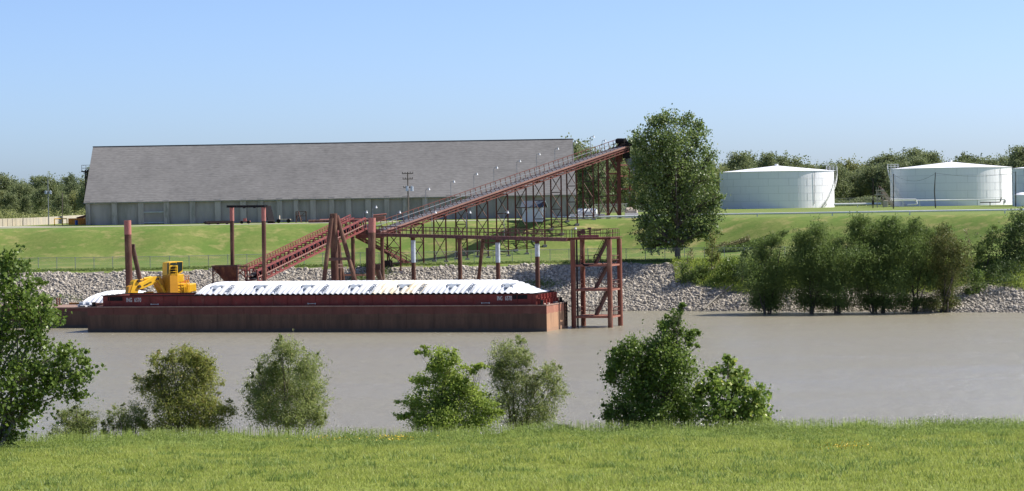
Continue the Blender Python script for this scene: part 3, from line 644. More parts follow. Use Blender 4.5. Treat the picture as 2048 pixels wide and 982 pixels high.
# ================================================================== CONVEYORS
Zv = Vector((0, 0, 1))
C0 = P(752, 463, 392); C1 = P(1247, 291, 437)
cdir = (C1 - C0).normalized(); cper = Vector((cdir.y, -cdir.x, 0)).normalized()      # towards the camera side
if cper.y > 0: cper = -cper
cup = cdir.cross(cper); cup = cup if cup.z > 0 else -cup
def CV(f, w=0, h=0): return C0.lerp(C1, f) + cper * w + cup * h
def f_at(px):
    lo, hi = 0, 1.05
    for _ in range(30):
        md = (lo + hi) / 2
        if proj(CV(md))[0] < px: lo = md
        else: hi = md
    return lo
def upper_conveyor():
    t = thing('belt_conveyor', G(1000, 416), 'long rust red belt conveyor climbing from the river to the transfer tower', 'conveyor')
    m = MB()
    for w_ in (-1.0, 1.0):
        m.beam(CV(0, w_, -.62), CV(1, w_, -.62), .14, .10); m.beam(CV(0, w_, -1.02), CV(1, w_, -1.02), .2, .12); m.beam(CV(0, w_, -.14), CV(1, w_, -.14), .2, .12); m.beam(CV(0, w_ * .97, -.38), CV(1, w_ * .97, -.38), .04, .44)
    n_ = 46
    for i in range(n_):
        f = i / n_; m.beam(CV(f, 1.0, -.98), CV(f, 1.0, -.2), .09); m.beam(CV(f, -1, -.98), CV(f, 1, -.98), .1)
        m.beam(CV(f, 1.02, -.98), CV(f + 1 / n_, 1.02, -.2) if i % 2 else CV(f + 1 / n_, 1.02, -.98), .07)
    m.build('truss', M['red'], t)
    m = MB(); m.beam(CV(0, 1.13, -.12), CV(1, 1.13, -.12), .05, .26); tag(m.build('edge_beam', M['belt'], t), 'sun faded pale pink edge beam')
    m = MB(); m.beam(CV(0, .25, -.03), CV(1, .25, -.03), 1.3, .10); m.build('belt', M['deckgrey'], t)
    m = MB()
    for i in range(60):
        f = (i + .5) / 60; m.beam(CV(f, -.35, .0), CV(f, -.35, .22), .1); m.beam(CV(f, .85, .0), CV(f, .85, .22), .1); m.beam(CV(f, -.35, .2), CV(f, .85, .2), .09)
    m.build('idlers', M['rust'], t)
    m = MB(); m.beam(CV(0, -.8, -.02), CV(1, -.8, -.02), .75, .06); m.build('walkway', M['deckgrey'], t)
    m = MB(); N = 50
    for i in range(N + 1): m.beam(CV(i / N, -1.15, -.1), CV(i / N, -1.15, 1.15), .085)
    m.beam(CV(0, -1.15, 1.15), CV(1, -1.15, 1.15), .09); m.build('railing', M['red'], t)
    m = MB(); m.beam(CV(0, -1.11, .58), CV(1, -1.11, .58), .05, .09); tag(m.build('cable_conduit', M['galv'], t), 'pale conduit strung along the railing')
    pxs = [(772, 798), (820, 844), (865, 889), (909, 931), (951, 973), (990, 1013), (1028, 1050), (1064, 1086), (1099, 1120), (1131, 1151), (1163, 1184), (1194, 1213)]
    for a, b in pxs:
        f = f_at((a + b) / 2); half = (b - a) / 2 * 412 / F / max(.35, abs(cper.x)); half = min(half, 1.9)
        topc = CV(f, 0, -1.05); L1 = topc + cper * half; L2 = topc - cper * half
        if L1.x > L2.x: L1, L2 = L2, L1
        g1 = terrain(L1.x, L1.y); g2 = terrain(L2.x, L2.y)
        bent = MB()
        for q, g in ((L1, g1), (L2, g2)): bent.beam((q.x, q.y, g - .3), q, .24, .24)
        bent.beam(L1, L2, .26)
        o = bent.build('trestle_bent', M['red'], t)
        br = MB(); gl = max(g1, g2); hh = topc.z - gl; k = max(1, round(hh / 3.1)); zs = [gl + .6 + (topc.z - gl - .6) * i / k for i in range(k + 1)]
        for i in range(k):
            z0, z1 = zs[i], zs[i + 1]
            br.beam((L1.x, L1.y, z0), (L2.x, L2.y, z1), .10); br.beam((L1.x, L1.y, z1), (L2.x, L2.y, z0), .10); br.beam((L1.x, L1.y, z0), (L2.x, L2.y, z0), .15)
        br.build('bracing', M['rust'], o)
        ft = MB()
        for q, g in ((L1, g1), (L2, g2)): ft.box((q.x, q.y, g + .05), (.7, .7, .4))
        ft.build('footing', M['concrete'], o)
    # head pulley and drive at the top
    m = MB(); m.tube(CV(1.0, -1.0, -.2), CV(1.0, 1.0, -.2), .55, n=16); m.box(CV(1.0, 1.3, .3), (1.1, .7, .9)); m.box(CV(1.003, .2, -1.4), (1.2, 1.6, 1.8)); m.tube(CV(.992, -.9, .9), CV(.992, 1.0, .9), .45, n=12)
    m.box(CV(.998, -.6, .9), (.8, .9, .8)); m.build('head_drive', M['black'], t)
    m = MB(); m.beam(CV(1.003, .2, -2.3), CV(1.003, .2, -6) + Vector((1.6, 0, 0)), 1.1, .9); tag(m.build('chute', M['deckgrey'], t), 'grey discharge chute below the head drive')
upper_conveyor()
def lattice(t, pts, ztop, mt, name='frame', w=.3, brace=.12, step=3.2, ring=True):
    m = MB(); base = [Vector((p.x, p.y, terrain(p.x, p.y) - .2)) for p in pts]
    for p in base: m.beam(p, (p.x, p.y, ztop), w, w)
    m.build('frame', M[mt], t)
    b = MB(); g = min(p.z for p in base) + .4; k = max(1, round((ztop - g) / step)); n_ = len(pts)
    for i in range(k + 1):
        z = g + (ztop - g) * i / k
        for j in range(n_ if ring else n_ - 1):
            a, c = pts[j], pts[(j + 1) % n_]
            if i > 0: b.beam((a.x, a.y, z), (c.x, c.y, z), .18)
            if i < k:
                z1 = g + (ztop - g) * (i + 1) / k
                b.beam((a.x, a.y, z), (c.x, c.y, z1), brace)
                if (i + j) % 2 == 0: b.beam((a.x, a.y, z1), (c.x, c.y, z), brace)
    b.build('bracing', M[mt], t)
tt = thing('transfer_tower', G(1240, 439), 'tall red lattice tower holding up the top end of the conveyor', 'tower')
pts = [P(1216, 430, 436), P(1240, 430, 437), P(1238, 430, 443), P(1216, 430, 442)]
lattice(tt, pts, P(1230, 303, 437).z, 'red', w=.48, step=3.4)
m = MB(); c = P(1230, 305, 439.5); m.box(c + Vector((0, 0, .2)), (3.4, 7.5, .3)); m.box(P(1238, 312, 437.5), (1.2, 1.2, 2.0)); m.build('head_frame', M['red'], tt)
tt2 = thing('reclaim_tower', G(1266, 444), 'narrower red lattice tower half hidden behind the left side of the cottonwood', 'tower')
pts = [P(1260, 430, 443), P(1269, 430, 443), P(1269, 430, 447), P(1260, 430, 447)]
lattice(tt2, pts, P(1264, 330, 445).z, 'red', w=.3, step=2.6)
m = MB()
for py in (330, 352, 378): m.beam(P(1240, py, 442), P(1266, py, 445), .25)
m.build('tie_beam', M['red'], tt2)
# lamps on the conveyor and catwalk
def lamp(base, top, label, side=1, group='lamp posts along the conveyor and walkway'):
    t = thing('lamp_post', base, label, 'lamp', group); m = MB(); z = top.z - base.z
    m.tube(base, (base.x, base.y, top.z - .2), .045, n=6); m.path([(base.x, base.y, top.z - .2), (base.x + .12 * side, base.y, top.z), (base.x + .5 * side, base.y, top.z + .05)], [.045] * 3, 6); m.build('pole', M['galv'], t)
    m = MB(); c = Vector((base.x + .55 * side, base.y, top.z)); m.tube(c + Zv * .05, c + Zv * .2, .10, n=10); m.tube(c - Zv * .16, c + Zv * .05, .2, .11, n=10); m.build('lamp_head', M['white'], t)
    return t
ordn = ['lowest', 'second', 'third', 'fourth', 'fifth', 'sixth', 'seventh', 'eighth', 'ninth', 'tenth', 'highest']
heads = [(759, 414), (867, 378), (917, 363), (963, 348), (1003, 335), (1049, 322), (1088, 308), (1125, 297), (1161, 284), (1196, 273), (1219, 281)]
for i, (px, py) in enumerate(heads):
    f = f_at(px - 4 if i else 757); b = CV(f, -1.2, 0); top = P(px, py, b.y)
    lamp(b, top, ('%s lamp post up the railing of the sloping conveyor, counted from the river' % ordn[i]))
# ---- joint platform and lower box truss
J = P(716, 458, 388)
def box_truss():
    A = P(720, 447, 388); B = P(503, 553, 358.5)      # top-ish centre line
    d = (A - B).normalized(); sd = Vector((d.y, -d.x, 0)).normalized(); sd = sd if sd.y < 0 else -sd
    u = d.cross(sd); u = u if u.z > 0 else -u; hh = .82; ww = 1.0
    t = thing('loading_conveyor', B, 'boxed red lattice conveyor sloping down to the hopper beside the barge', 'conveyor')
    def Q(f, w_, h_): return B.lerp(A, f) + sd * w_ * ww + u * h_ * hh
    m = MB()
    for w_ in (-1, 1):
        for h_ in (-1, 1): m.beam(Q(0, w_, h_), Q(1, w_, h_), .26)
    n_ = 26
    for i in range(n_ + 1):
        f = i / n_
        for w_ in (-1, 1):
            m.beam(Q(f, w_, -1), Q(f, w_, 1), .15)
            if i < n_: m.beam(Q(f, w_, -1), Q(f + 1 / n_, w_, 1), .10) if i % 2 else m.beam(Q(f, w_, 1), Q(f + 1 / n_, w_, -1), .10)
        for h_ in (-1, 1): m.beam(Q(f, -1, h_), Q(f, 1, h_), .12)
    m.build('truss', M['redt'], t)
    m = MB(); m.beam(Q(0, .1, -.45), Q(1, .1, -.45), 1.1, .12); m.beam(Q(0, 0, .2), Q(1, 0, .2), 1.1, .08); m.build('belt', M['deckgrey'], t)
    m = MB()
    for i in range(52):
        f = (i + .5) / 52
        for h_ in (-.35, .25): m.tube(Q(f, -.6, h_), Q(f, .75, h_), .09, n=6); m.beam(Q(f, .75, h_ - .35), Q(f, .75, h_ + .2), .08)
    m.build('idlers', M['black'], t)
    m = MB()
    for i in range(45): f = i / 44; m.beam(Q(f, -1.5, .9), Q(f, -1.5, 1.7), .09); m.beam(Q(f, -1.5, 1), Q(f, -1, 1), .1)
    m.beam(Q(0, -1.5, 1.7), Q(1, -1.5, 1.7), .12); m.beam(Q(0, -1.5, 1.3), Q(1, -1.5, 1.3), .09); m.beam(Q(0, -1.5, .95), Q(1, -1.5, .95), .14); m.build('railing', M['redt'], t)
    m = MB(); m.beam(Q(0, 1.06, -.1), Q(.97, 1.06, -.1), .05, .16); tag(m.build('conduit', M['belt'], t), 'pale pink side rail along the truss')
M['redt'] = mat('truss_red_paint', (.23, .045, .042), (.14, .032, .03), .6, 1.5, c3=(.26, .09, .07), s3=2)
box_truss()
jt = thing('transfer_platform', z_(P(735, 560, 391), 0), 'red platform joining the two conveyors behind the tall mooring pile', 'platform')
m = MB(); a = P(712, 468, 389); b = P(770, 466, 391); m.beam(a, b, 3.4, .35); m.beam(P(712, 473, 388), P(765, 473, 388), .3, .5); m.build('deck', M['red'], jt)
m = MB()
for px, D in ((705.5, 387), (764, 390)): q = P(px, 473, D); m.tube((q.x, q.y, -2.5), q, .3, n=14)
q0 = P(705, 550, 387); q1 = P(764, 550, 390); m.beam(P(688, 550, 386), q1, .28); m.build('pile', M['rustlow'], jt)
m = MB()
for i in range(8):
    p = P(716 + i * 7, 467, 387); m.beam(p, p + Zv * 1.1, .08)
for z in (.55, 1.1): m.beam(P(716, 467, 387) + Zv * z, P(765, 466, 387) + Zv * z, .08)
m.build('railing', M['red'], jt)
m = MB(); c = P(735, 454, 390); m.box(c, (1.2, .9, .9)); tag(m.build('gear_box', M['beige'], jt), 'beige motor housing')
m = MB(); m.box(P(723, 462, 388.5), (1.8, 1.4, .8)); m.box(P(745, 465, 388.5), (2.6, 1.2, .5)); m.tube(P(715, 463, 388), P(760, 461, 388), .2, n=8); m.build('tail_pulley', M['rust'], jt)
# stair down from the platform to the bank
def stair(name, t, a, b, width, mt, rail=1.0, rp=.06, steps=None, w=.12, side=(1, -1)):
    a = Vector(a); b = Vector(b); d = (b - a); h_ = Vector((d.x, d.y, 0)).normalized(); s_ = Vector((-h_.y, h_.x, 0)); m = MB()
    for j in (-1, 1): m.beam(a + s_ * j * width / 2, b + s_ * j * width / 2, .08, .30)
    n_ = steps or max(3, int(abs(d.z) / .25))
    for i in range(n_): p = a.lerp(b, (i + .5) / n_); m.box(p, (.28, width - .1, .04), (h_, s_, Zv))
    o = m.build(name, M[mt], t) if t else None
    m2 = MB(); k = max(2, int(d.length / 1.2))
    for j in side:
        off = s_ * j * width / 2
        for i in range(k + 1): p = a.lerp(b, i / k) + off; m2.beam(p, p + Zv * rail, rp)
        for z in (.5, 1): m2.beam(a + off + Zv * rail * z, b + off + Zv * rail * z, rp)
    m2.build('handrail', M[mt], o)
    return o
e = G(818, 398.5); st = thing('bank_stair', e, 'red steel stair running down from the transfer platform to the fenced bank', 'stair')
stair('flight', st, P(716, 474, 390), e + Zv * .1, 1.0, 'red', rp=.07)
m = MB(); p = P(777, 505, 394.5); m.tube(P(757, 495, 393), p, .1); m.tube(p, G(782, 395), .1); m.box(G(775, 396) + Zv * .5, (1.6, 1.2, 1.0)); m.build('brace', M['dark'], st)
# ================================================================== CATWALK
def catwalk():
    A = P(752, 467, 386); B = P(1141, 476.5, 339); t = thing('catwalk', z_(A.lerp(B, .5), 0), 'long rusty steel catwalk on piles leading out to the mooring tower', 'catwalk')
    d = (B - A).normalized(); s_ = Vector((-d.y, d.x, 0)); s_ = s_ if s_.y > 0 else -s_
    def Q(f, w_=0, z=0): return A.lerp(B, f) + s_ * w_ + Zv * z
    m = MB()
    for w_ in (-.6, .6): m.beam(Q(0, w_, -.2), Q(1, w_, -.2), .22, .42)
    m.beam(Q(0, 0, .03), Q(1, 0, .03), 1.3, .05); m.build('deck', M['rust2'], t)
    N = 46; m = MB()
    for w_ in (-.65, .65):
        for i in range(N + 1): m.beam(Q(i / N, w_, 0), Q(i / N, w_, 1.1), .07)
        for z in (.56, 1.1): m.beam(Q(0, w_, z), Q(1, w_, z), .07)
    m.build('railing', M['rust2'], t)
    def f_(px):
        lo, hi = 0, 1
        for _ in range(30):
            md = (lo + hi) / 2
            if proj(Q(md))[0] < px: lo = md
            else: hi = md
        return lo
    for px, blue in ((826, 525), (919, 0), (995, 525), (1074, 513)):
        q = Q(f_(px), 0, -.42); m = MB(); m.tube((q.x, q.y, -2.5), q, .31, n=18); o = m.build('pile', M['rustlow'], t, False)
        if blue:
            zb = P(px, blue, q.y).z; m = MB(); m.tube((q.x, q.y, zb), (q.x, q.y, q.z - .45), .33, n=18); tag(o, 'pile with a pale painted upper half'); m.build('paint_band', M['pileblue'], o)
        m = MB(); m.box(q, (1.1, 1.1, .2)); m.build('pile_cap', M['rust'], o)
    m = MB(); q = Q(f_(966), 0, -.4); e = P(944, 575, 366); e.z = -2; m.tube(e, q, .26, n=14); m.beam(Q(f_(966), 0, -.9), Q(f_(990), 0, -.9), .2); tag(m.build('batter_pile', M['rustlow'], t), 'slanting brown pile')
    for i, px in enumerate((789, 860, 929, 1004, 1142)):
        b = Q(f_(px - 4) if px < 1100 else .985, .7, 0); top = P(px, 424.5 if px < 1100 else 457, b.y)
        lamp(b, top, '%s lamp post from the left on the long river catwalk' % ['first', 'second', 'third', 'fourth', 'last'][i])
M['rust2'] = mat('catwalk_red', (.14, .045, .038), (.085, .035, .03), .75, 1.5, c3=(.2, .08, .05), s3=2)
catwalk()
q = P(727, 466, 389); lamp(q, P(727, 424, 389), 'lamp post on the transfer platform left of the tall pile')
# ================================================================== MOORING TOWER
def tower():
    FL = z_(P(1148, 655, 335), 0); FR = z_(P(1221, 655, 333.5), 0); BL = z_(P(1167, 652, 339.5), 0); BR = z_(P(1241, 650, 338), 0)
    t = thing('mooring_tower', (FL + BR) / 2, 'four legged rusty mooring tower with railed landings standing in the water right of the barge', 'tower')
    zt = P(1180, 479, 335).z
    for p in (FL, FR, BL, BR): m = MB(); m.tube((p.x, p.y, -2.5), (p.x, p.y, zt), .335, n=20); m.build('leg', M['legred'], t, False)
    X = (FR - FL).normalized(); Y = (BL - FL).normalized(); c = (FL + FR + BL + BR) / 4
    for i, z in enumerate((zt + .1, P(1180, 531, 335).z, P(1180, 580, 335).z, P(1180, 634, 335).z)):
        m = MB(); q = [FL, FR, BR, BL]
        for k in range(4): m.beam(z_(q[k], z), z_(q[(k + 1) % 4], z), .24, .22)
        ins = [c + (p - c) * .9 for p in q]
        m.prism([z_(p, z + .13) for p in (ins if i else [c + (p - c) * 1.16 for p in q])], Zv * .05)
        o = m.build('landing', M['landing'] if i else M['red'], t)
        m = MB(); r = [z_(p, z + .15) for p in q]; N = 6
        for k in (0, 1, 2, 3):
            a, b = r[k], r[(k + 1) % 4]
            if i and k == 0: continue
            for j in range(N + 1): p = a.lerp(b, j / N); m.beam(p, p + Zv * 1.1, .06)
            for zz in (.55, 1.1): m.beam(a + Zv * zz, b + Zv * zz, .06)
        m.build('railing', M['rust2'], o)
    zs = [P(1180, 634, 335).z + .2, P(1180, 580, 335).z + .2, P(1180, 531, 335).z + .2, zt + .2]
    for i in range(3):
        a = z_(P(1192, 600, 336), zs[i]); b = z_(P(1219, 600, 336.5), zs[i + 1]); stair('flight', t, a, b, .8, 'rust', rail=1.0, rp=.05)
    m = MB(); q = P(1155, 600, 336); m.tube((q.x, q.y, -2), (q.x, q.y, zt), .12, n=8); m.build('pipe', M['dark'], t)
    w_ = thing('winch', z_(P(1182, 476, 336), zt + .3), 'small red winch with a slanting arm on top of the mooring tower', 'winch')
    m = MB(); z0 = zt + .3
    m.box(z_(P(1180, 600, 336), z0 + .15), (2.6, 1.0, .3)); m.build('base', M['redpale'], w_)
    m = MB(); c1 = z_(P(1168, 600, 336), z0 + .7); m.tube(c1 - Vector((0, .5, 0)), c1 + Vector((0, .5, 0)), .35, n=14); m.box(z_(P(1160, 600, 336), z0 + .5), (.5, .6, .8)); m.build('drum', M['rust'], w_)
    m = MB(); m.beam(z_(P(1182, 600, 336), z0 + .2), z_(P(1182, 600, 336), z0 + 1.1), .22); m.beam(z_(P(1175, 600, 336), z0 + .75), P(1202, 460, 336), .13); m.box(z_(P(1181, 600, 336), z0 + 1.15), (.5, .4, .25)); m.build('arm', M['rust'], w_)
tower()
# mooring hose loop
h = MB(); pts = [P(1187, 517, 334.5), P(1189, 510, 334.3), P(1194, 508, 334.2), P(1199, 512, 334.2), P(1202, 524, 334.2), P(1207, 529, 334.2), P(1213, 529, 334.4)]
h.path(pts, [.07] * 7, 6); h.path([P(1163, 526, 334.6), P(1170, 531, 334.3), P(1190, 530, 334.3)], [.1, .1, .1], 6)
single(h, 'hose', M['black'], pts[0], 'black hose looped over the upper landing railing of the mooring tower', 'hose')
# ================================================================== DOLPHINS AND PILES
def pile(px0, v0, D, wpx, pxb, label, band=None, bandm='redpale', name='mooring_pile', extra=None, mt='rustlow'):
    top = P(px0, v0, D); b = P(pxb, 575, D); d = (b - top); b = top + d * ((top.z + 2.5) / (top.z - b.z)); r = wpx / 2 * D / F
    t = thing(name, z_(b, 0), label, 'pile'); m = MB(); m.tube(b, top, r, n=24); o = m.build('shaft', M[mt], t, False)
    if band:
        q = P(px0, band, D); f = (top.z - q.z) / (top.z - b.z); m = MB(); m.tube(top.lerp(b, f), top + Zv * .02, r + .012, n=24); tag(m.build('paint_band', M[bandm], t), 'faded pink red band at the top')
    return t, o
t, o = pile(255, 441, 369, 14, 258.5, 'thick lone pile with pink red top left of the yellow crane', 469)
m = MB(); a = P(265, 493, 370); b = P(289, 600, 374); m.tube(b, a, .34, n=16); m.box(a, (.7, .7, .7)); tag(m.build('batter_brace', M['rust'], t), 'slanting brace')
t, o = pile(744, 436, 352, 14.5, 742.5, 'thickest tall pile with pink top standing in front of the conveyor joint', 465)
m = MB(); m.box(P(737, 560, 352.5), (.6, .6, 9)); m.build('fender', M['rust'], t)
m = MB(); a = P(754, 535, 355); b = P(766, 580, 358); m.tube(b, a, .35, n=14); m.box(P(754, 534, 354.8), (.95, .7, .75)); tag(m.build('batter_brace', M['rust'], t), 'short slanting brace with square head')
dt = thing('dolphin', z_(P(667, 560, 352), 0), 'braced cluster of dark piles forming a tall A shape beside the conveyor', 'pile cluster')
m = MB(); tp = P(667, 427, 352); m.tube((tp.x + .05, tp.y, -2.5), tp, .52, n=20); m.build('pile', M['rustlow'], dt)
for a, b in ((P(663, 436, 351), P(646.5, 575, 350)), (P(674, 432, 352.5), P(714, 575, 350)), (P(674, 478, 356), P(688, 575, 360))):
    e = a + (b - a) * ((a.z + 2) / (a.z - b.z)); m = MB(); m.tube(e, a, .31, n=14); m.build('batter_pile', M['rustlow'], dt)
m = MB(); q = P(678, 490, 357); m.tube((q.x, q.y, -2), q, .3, n=12); m.build('pile', M['rustlow'], dt)
m = MB(); m.beam(P(654, 519, 350.5), P(700, 517, 350.5), .25, .4); m.beam(P(672, 529, 352), P(684, 529, 356), .2); m.beam(P(672, 535, 352), P(684, 535, 356), .2); m.build('cross_beam', M['rust'], dt)
# gantry over the hopper
gt_ = thing('hoist_gantry', z_(P(495, 560, 355), 0), 'two tall pink topped piles joined by a black crossbeam above the hopper', 'gantry')
for px, pxb, D, bd in ((463.5, 464.5, 359, 442), (527, 528, 352.5, 442)):
    tp = P(px, 415, D); m = MB(); bb = P(pxb, 560, D); m.tube((bb.x, bb.y, -2.5), tp, .29 if px < 500 else .30, n=20); o = m.build('post', M['rustlow'], gt_)
    m = MB(); z0 = P(px, bd, D).z; m.tube(z_(tp, z0), tp, .315, n=20); m.build('paint_band', M['redpale'], o)
m = MB(); m.beam(P(456, 413, 359.5), P(532, 412.5, 352), .5, .32); m.build('crossbeam', M['black'], gt_)
m = MB(); q = P(488, 414.5, 356); m.box(q, (.35, .4, .3)); q = P(509, 414.5, 354.5); m.box(q, (.3, .4, .25)); m.build('hook_block', M['dark'], gt_)
# ================================================================== HOPPER, PONTOON
def W4(px, v, D): return P(px, v, D)
pon = thing('work_pontoon', z_(P(440, 600, 358), 0), 'low rusty pontoon hidden behind the loaded barge that carries crane and hopper', 'pontoon')
O = Vector((-58.1, 344.6, 0)); ta = R(16.6); AX = Vector((math.cos(ta), -math.sin(ta), 0)); BX = Vector((math.sin(ta), math.cos(ta), 0))
def B_(a, b, z): return O + AX * a + BX * b + Zv * z
m = MB(); m.box(B_(17, 16, 1.2), (14, 9, 3.4), (AX, BX, Zv)); m.build('hull', M['hull'], pon)
m = MB()
for a in (10.5, 23.5):
    for b in (12, 20): m.tube(B_(a, b, 2.85), B_(a, b, 3.3), .14, n=10)
m.build('bollard', M['dark'], pon)
pn2 = thing('hopper_float', z_(P(460, 600, 357), 0), 'small rusty float under the receiving hopper behind the barge covers', 'pontoon')
m = MB(); c = P(462, 560, 357); m.box((c.x, c.y, .9), (9, 6.5, 2.4)); m.build('hull', M['hull'], pn2)
m = MB()
for dx in (-4, 4): m.tube((c.x + dx, c.y - 2.6, 2.05), (c.x + dx, c.y - 2.6, 2.6), .15, n=10)
m.build('bollard', M['dark'], pn2)
def hopper():
    D = 355; k = D / F; c = P(461, 532, D); zt = c.z; hx = 35 * k; zd = 2.1
    t = thing('hopper', (c.x, D + 1.6, zd), 'rusty square receiving hopper on splayed legs at the foot of the loading conveyor', 'hopper')
    x0, x1 = P(423.5, 532, D).x, P(474, 532, D).x; y0, y1 = D, D + 3.2; m = MB(); z1 = zt - 2.3
    xb0, xb1 = P(449, 560, D).x, P(473, 560, D).x
    top = [(x0, y0, zt), (x1, y0, zt), (x1, y1, zt), (x0, y1, zt)]; mid = [(x0 + .15, y0 + .1, zt - .35), (x1, y0 + .1, zt - .35), (x1, y1 - .1, zt - .35), (x0 + .15, y1 - .1, zt - .35)]
    bot = [(xb0, y0 + 1.0, z1), (xb1, y0 + 1.0, z1), (xb1, y1 - 1, z1), (xb0, y1 - 1, z1)]; out = [(xb0, y0 + 1.0, zd + 1.2), (xb1, y0 + 1, zd + 1.2), (xb1, y1 - 1, zd + 1.2), (xb0, y1 - 1, zd + 1.2)]
    V = top + mid + bot + out; fs = []
    for r_ in range(3):
        for i in range(4): fs.append((r_ * 4 + i, r_ * 4 + (i + 1) % 4, r_ * 4 + 4 + (i + 1) % 4, r_ * 4 + 4 + i))
    m.add(V, fs); m.build('bin', M['hopper'], t)
    m = MB()
    for i in range(4): m.beam(top[i], top[(i + 1) % 4], .16, .14)
    m.beam(P(474, 532, D), P(495, 533, D), .15); m.beam(P(474, 538, D), P(495, 538.5, D), .12); m.beam(P(495, 533, D), P(495, 532, D + 3.2), .12)
    m.build('rim', M['rust'], t)
    m = MB()
    for px, y in ((425.5, D + .1), (425.5, D + 3.1), (494, D + .1), (494, D + 3.1), (474, D + .05)):
        q = P(px, 534, y); m.beam((q.x, q.y, zd), q, .2)
    m.build('legs', M['rust'], t)
    m = MB(); m.beam(P(426, 552, D), P(434, 543, D), .14); m.beam(P(426, 544, D), P(433, 540, D), .12); m.beam(P(492, 556, D), P(480, 545, D), .16); m.beam(P(476, 548, D), P(486, 540, D), .16); m.build('brace', M['hopperl'], t)
    m = MB()
    for i in range(7): p = P(474 + i * 3.4, 532.5, D + 1.5); m.beam(p, p + Zv * .28, .09)
    m.build('grate_lug', M['redpale'], t)
M['hopper'] = mat('burnt_rust', (.16, .055, .03), (.07, .030, .022), .85, .6, (1.6, 1, .7), c3=(.24, .10, .045), s3=.9)
M['hopperl'] = mat('orange_rust', (.30, .12, .06), (.22, .08, .045), .8, 3)
hopper()
# ================================================================== BARGES
HL = 65.1; HB = 10.2; ZD = 3.42; ZC = 4.92
def hull(t, a0, a1, b0, b1, z1, mt):
    m = MB(); m.box(B_((a0 + a1) / 2, (b0 + b1) / 2, (z1 - .8) / 2), (a1 - a0, b1 - b0, z1 + .8), (AX, BX, Zv)); return m.build('hull', mt, t)
def text_mesh(s, size, loc, right, normal, m, parent, name='lettering', depth=.006, shear=0, sx=1.0):
    c = bpy.data.curves.new(name, 'FONT'); c.body = s; c.size = size; c.extrude = depth; c.shear = shear; c.space_character = 1.08; c.offset = size * .022
    ob = bpy.data.objects.new('tmp', c); col().objects.link(ob); dg = bpy.context.evaluated_depsgraph_get(); me = bpy.data.meshes.new_from_object(ob.evaluated_get(dg)); bpy.data.objects.remove(ob)
    up = normal.cross(right); mm = Matrix((right * sx, up, normal)).transposed().to_4x4(); mm.translation = Vector(loc) - root_loc(parent); me.transform(mm)
    me.materials.clear(); me.materials.append(m); o = bpy.data.objects.new(name, me); col().objects.link(o); o.parent = parent; return o
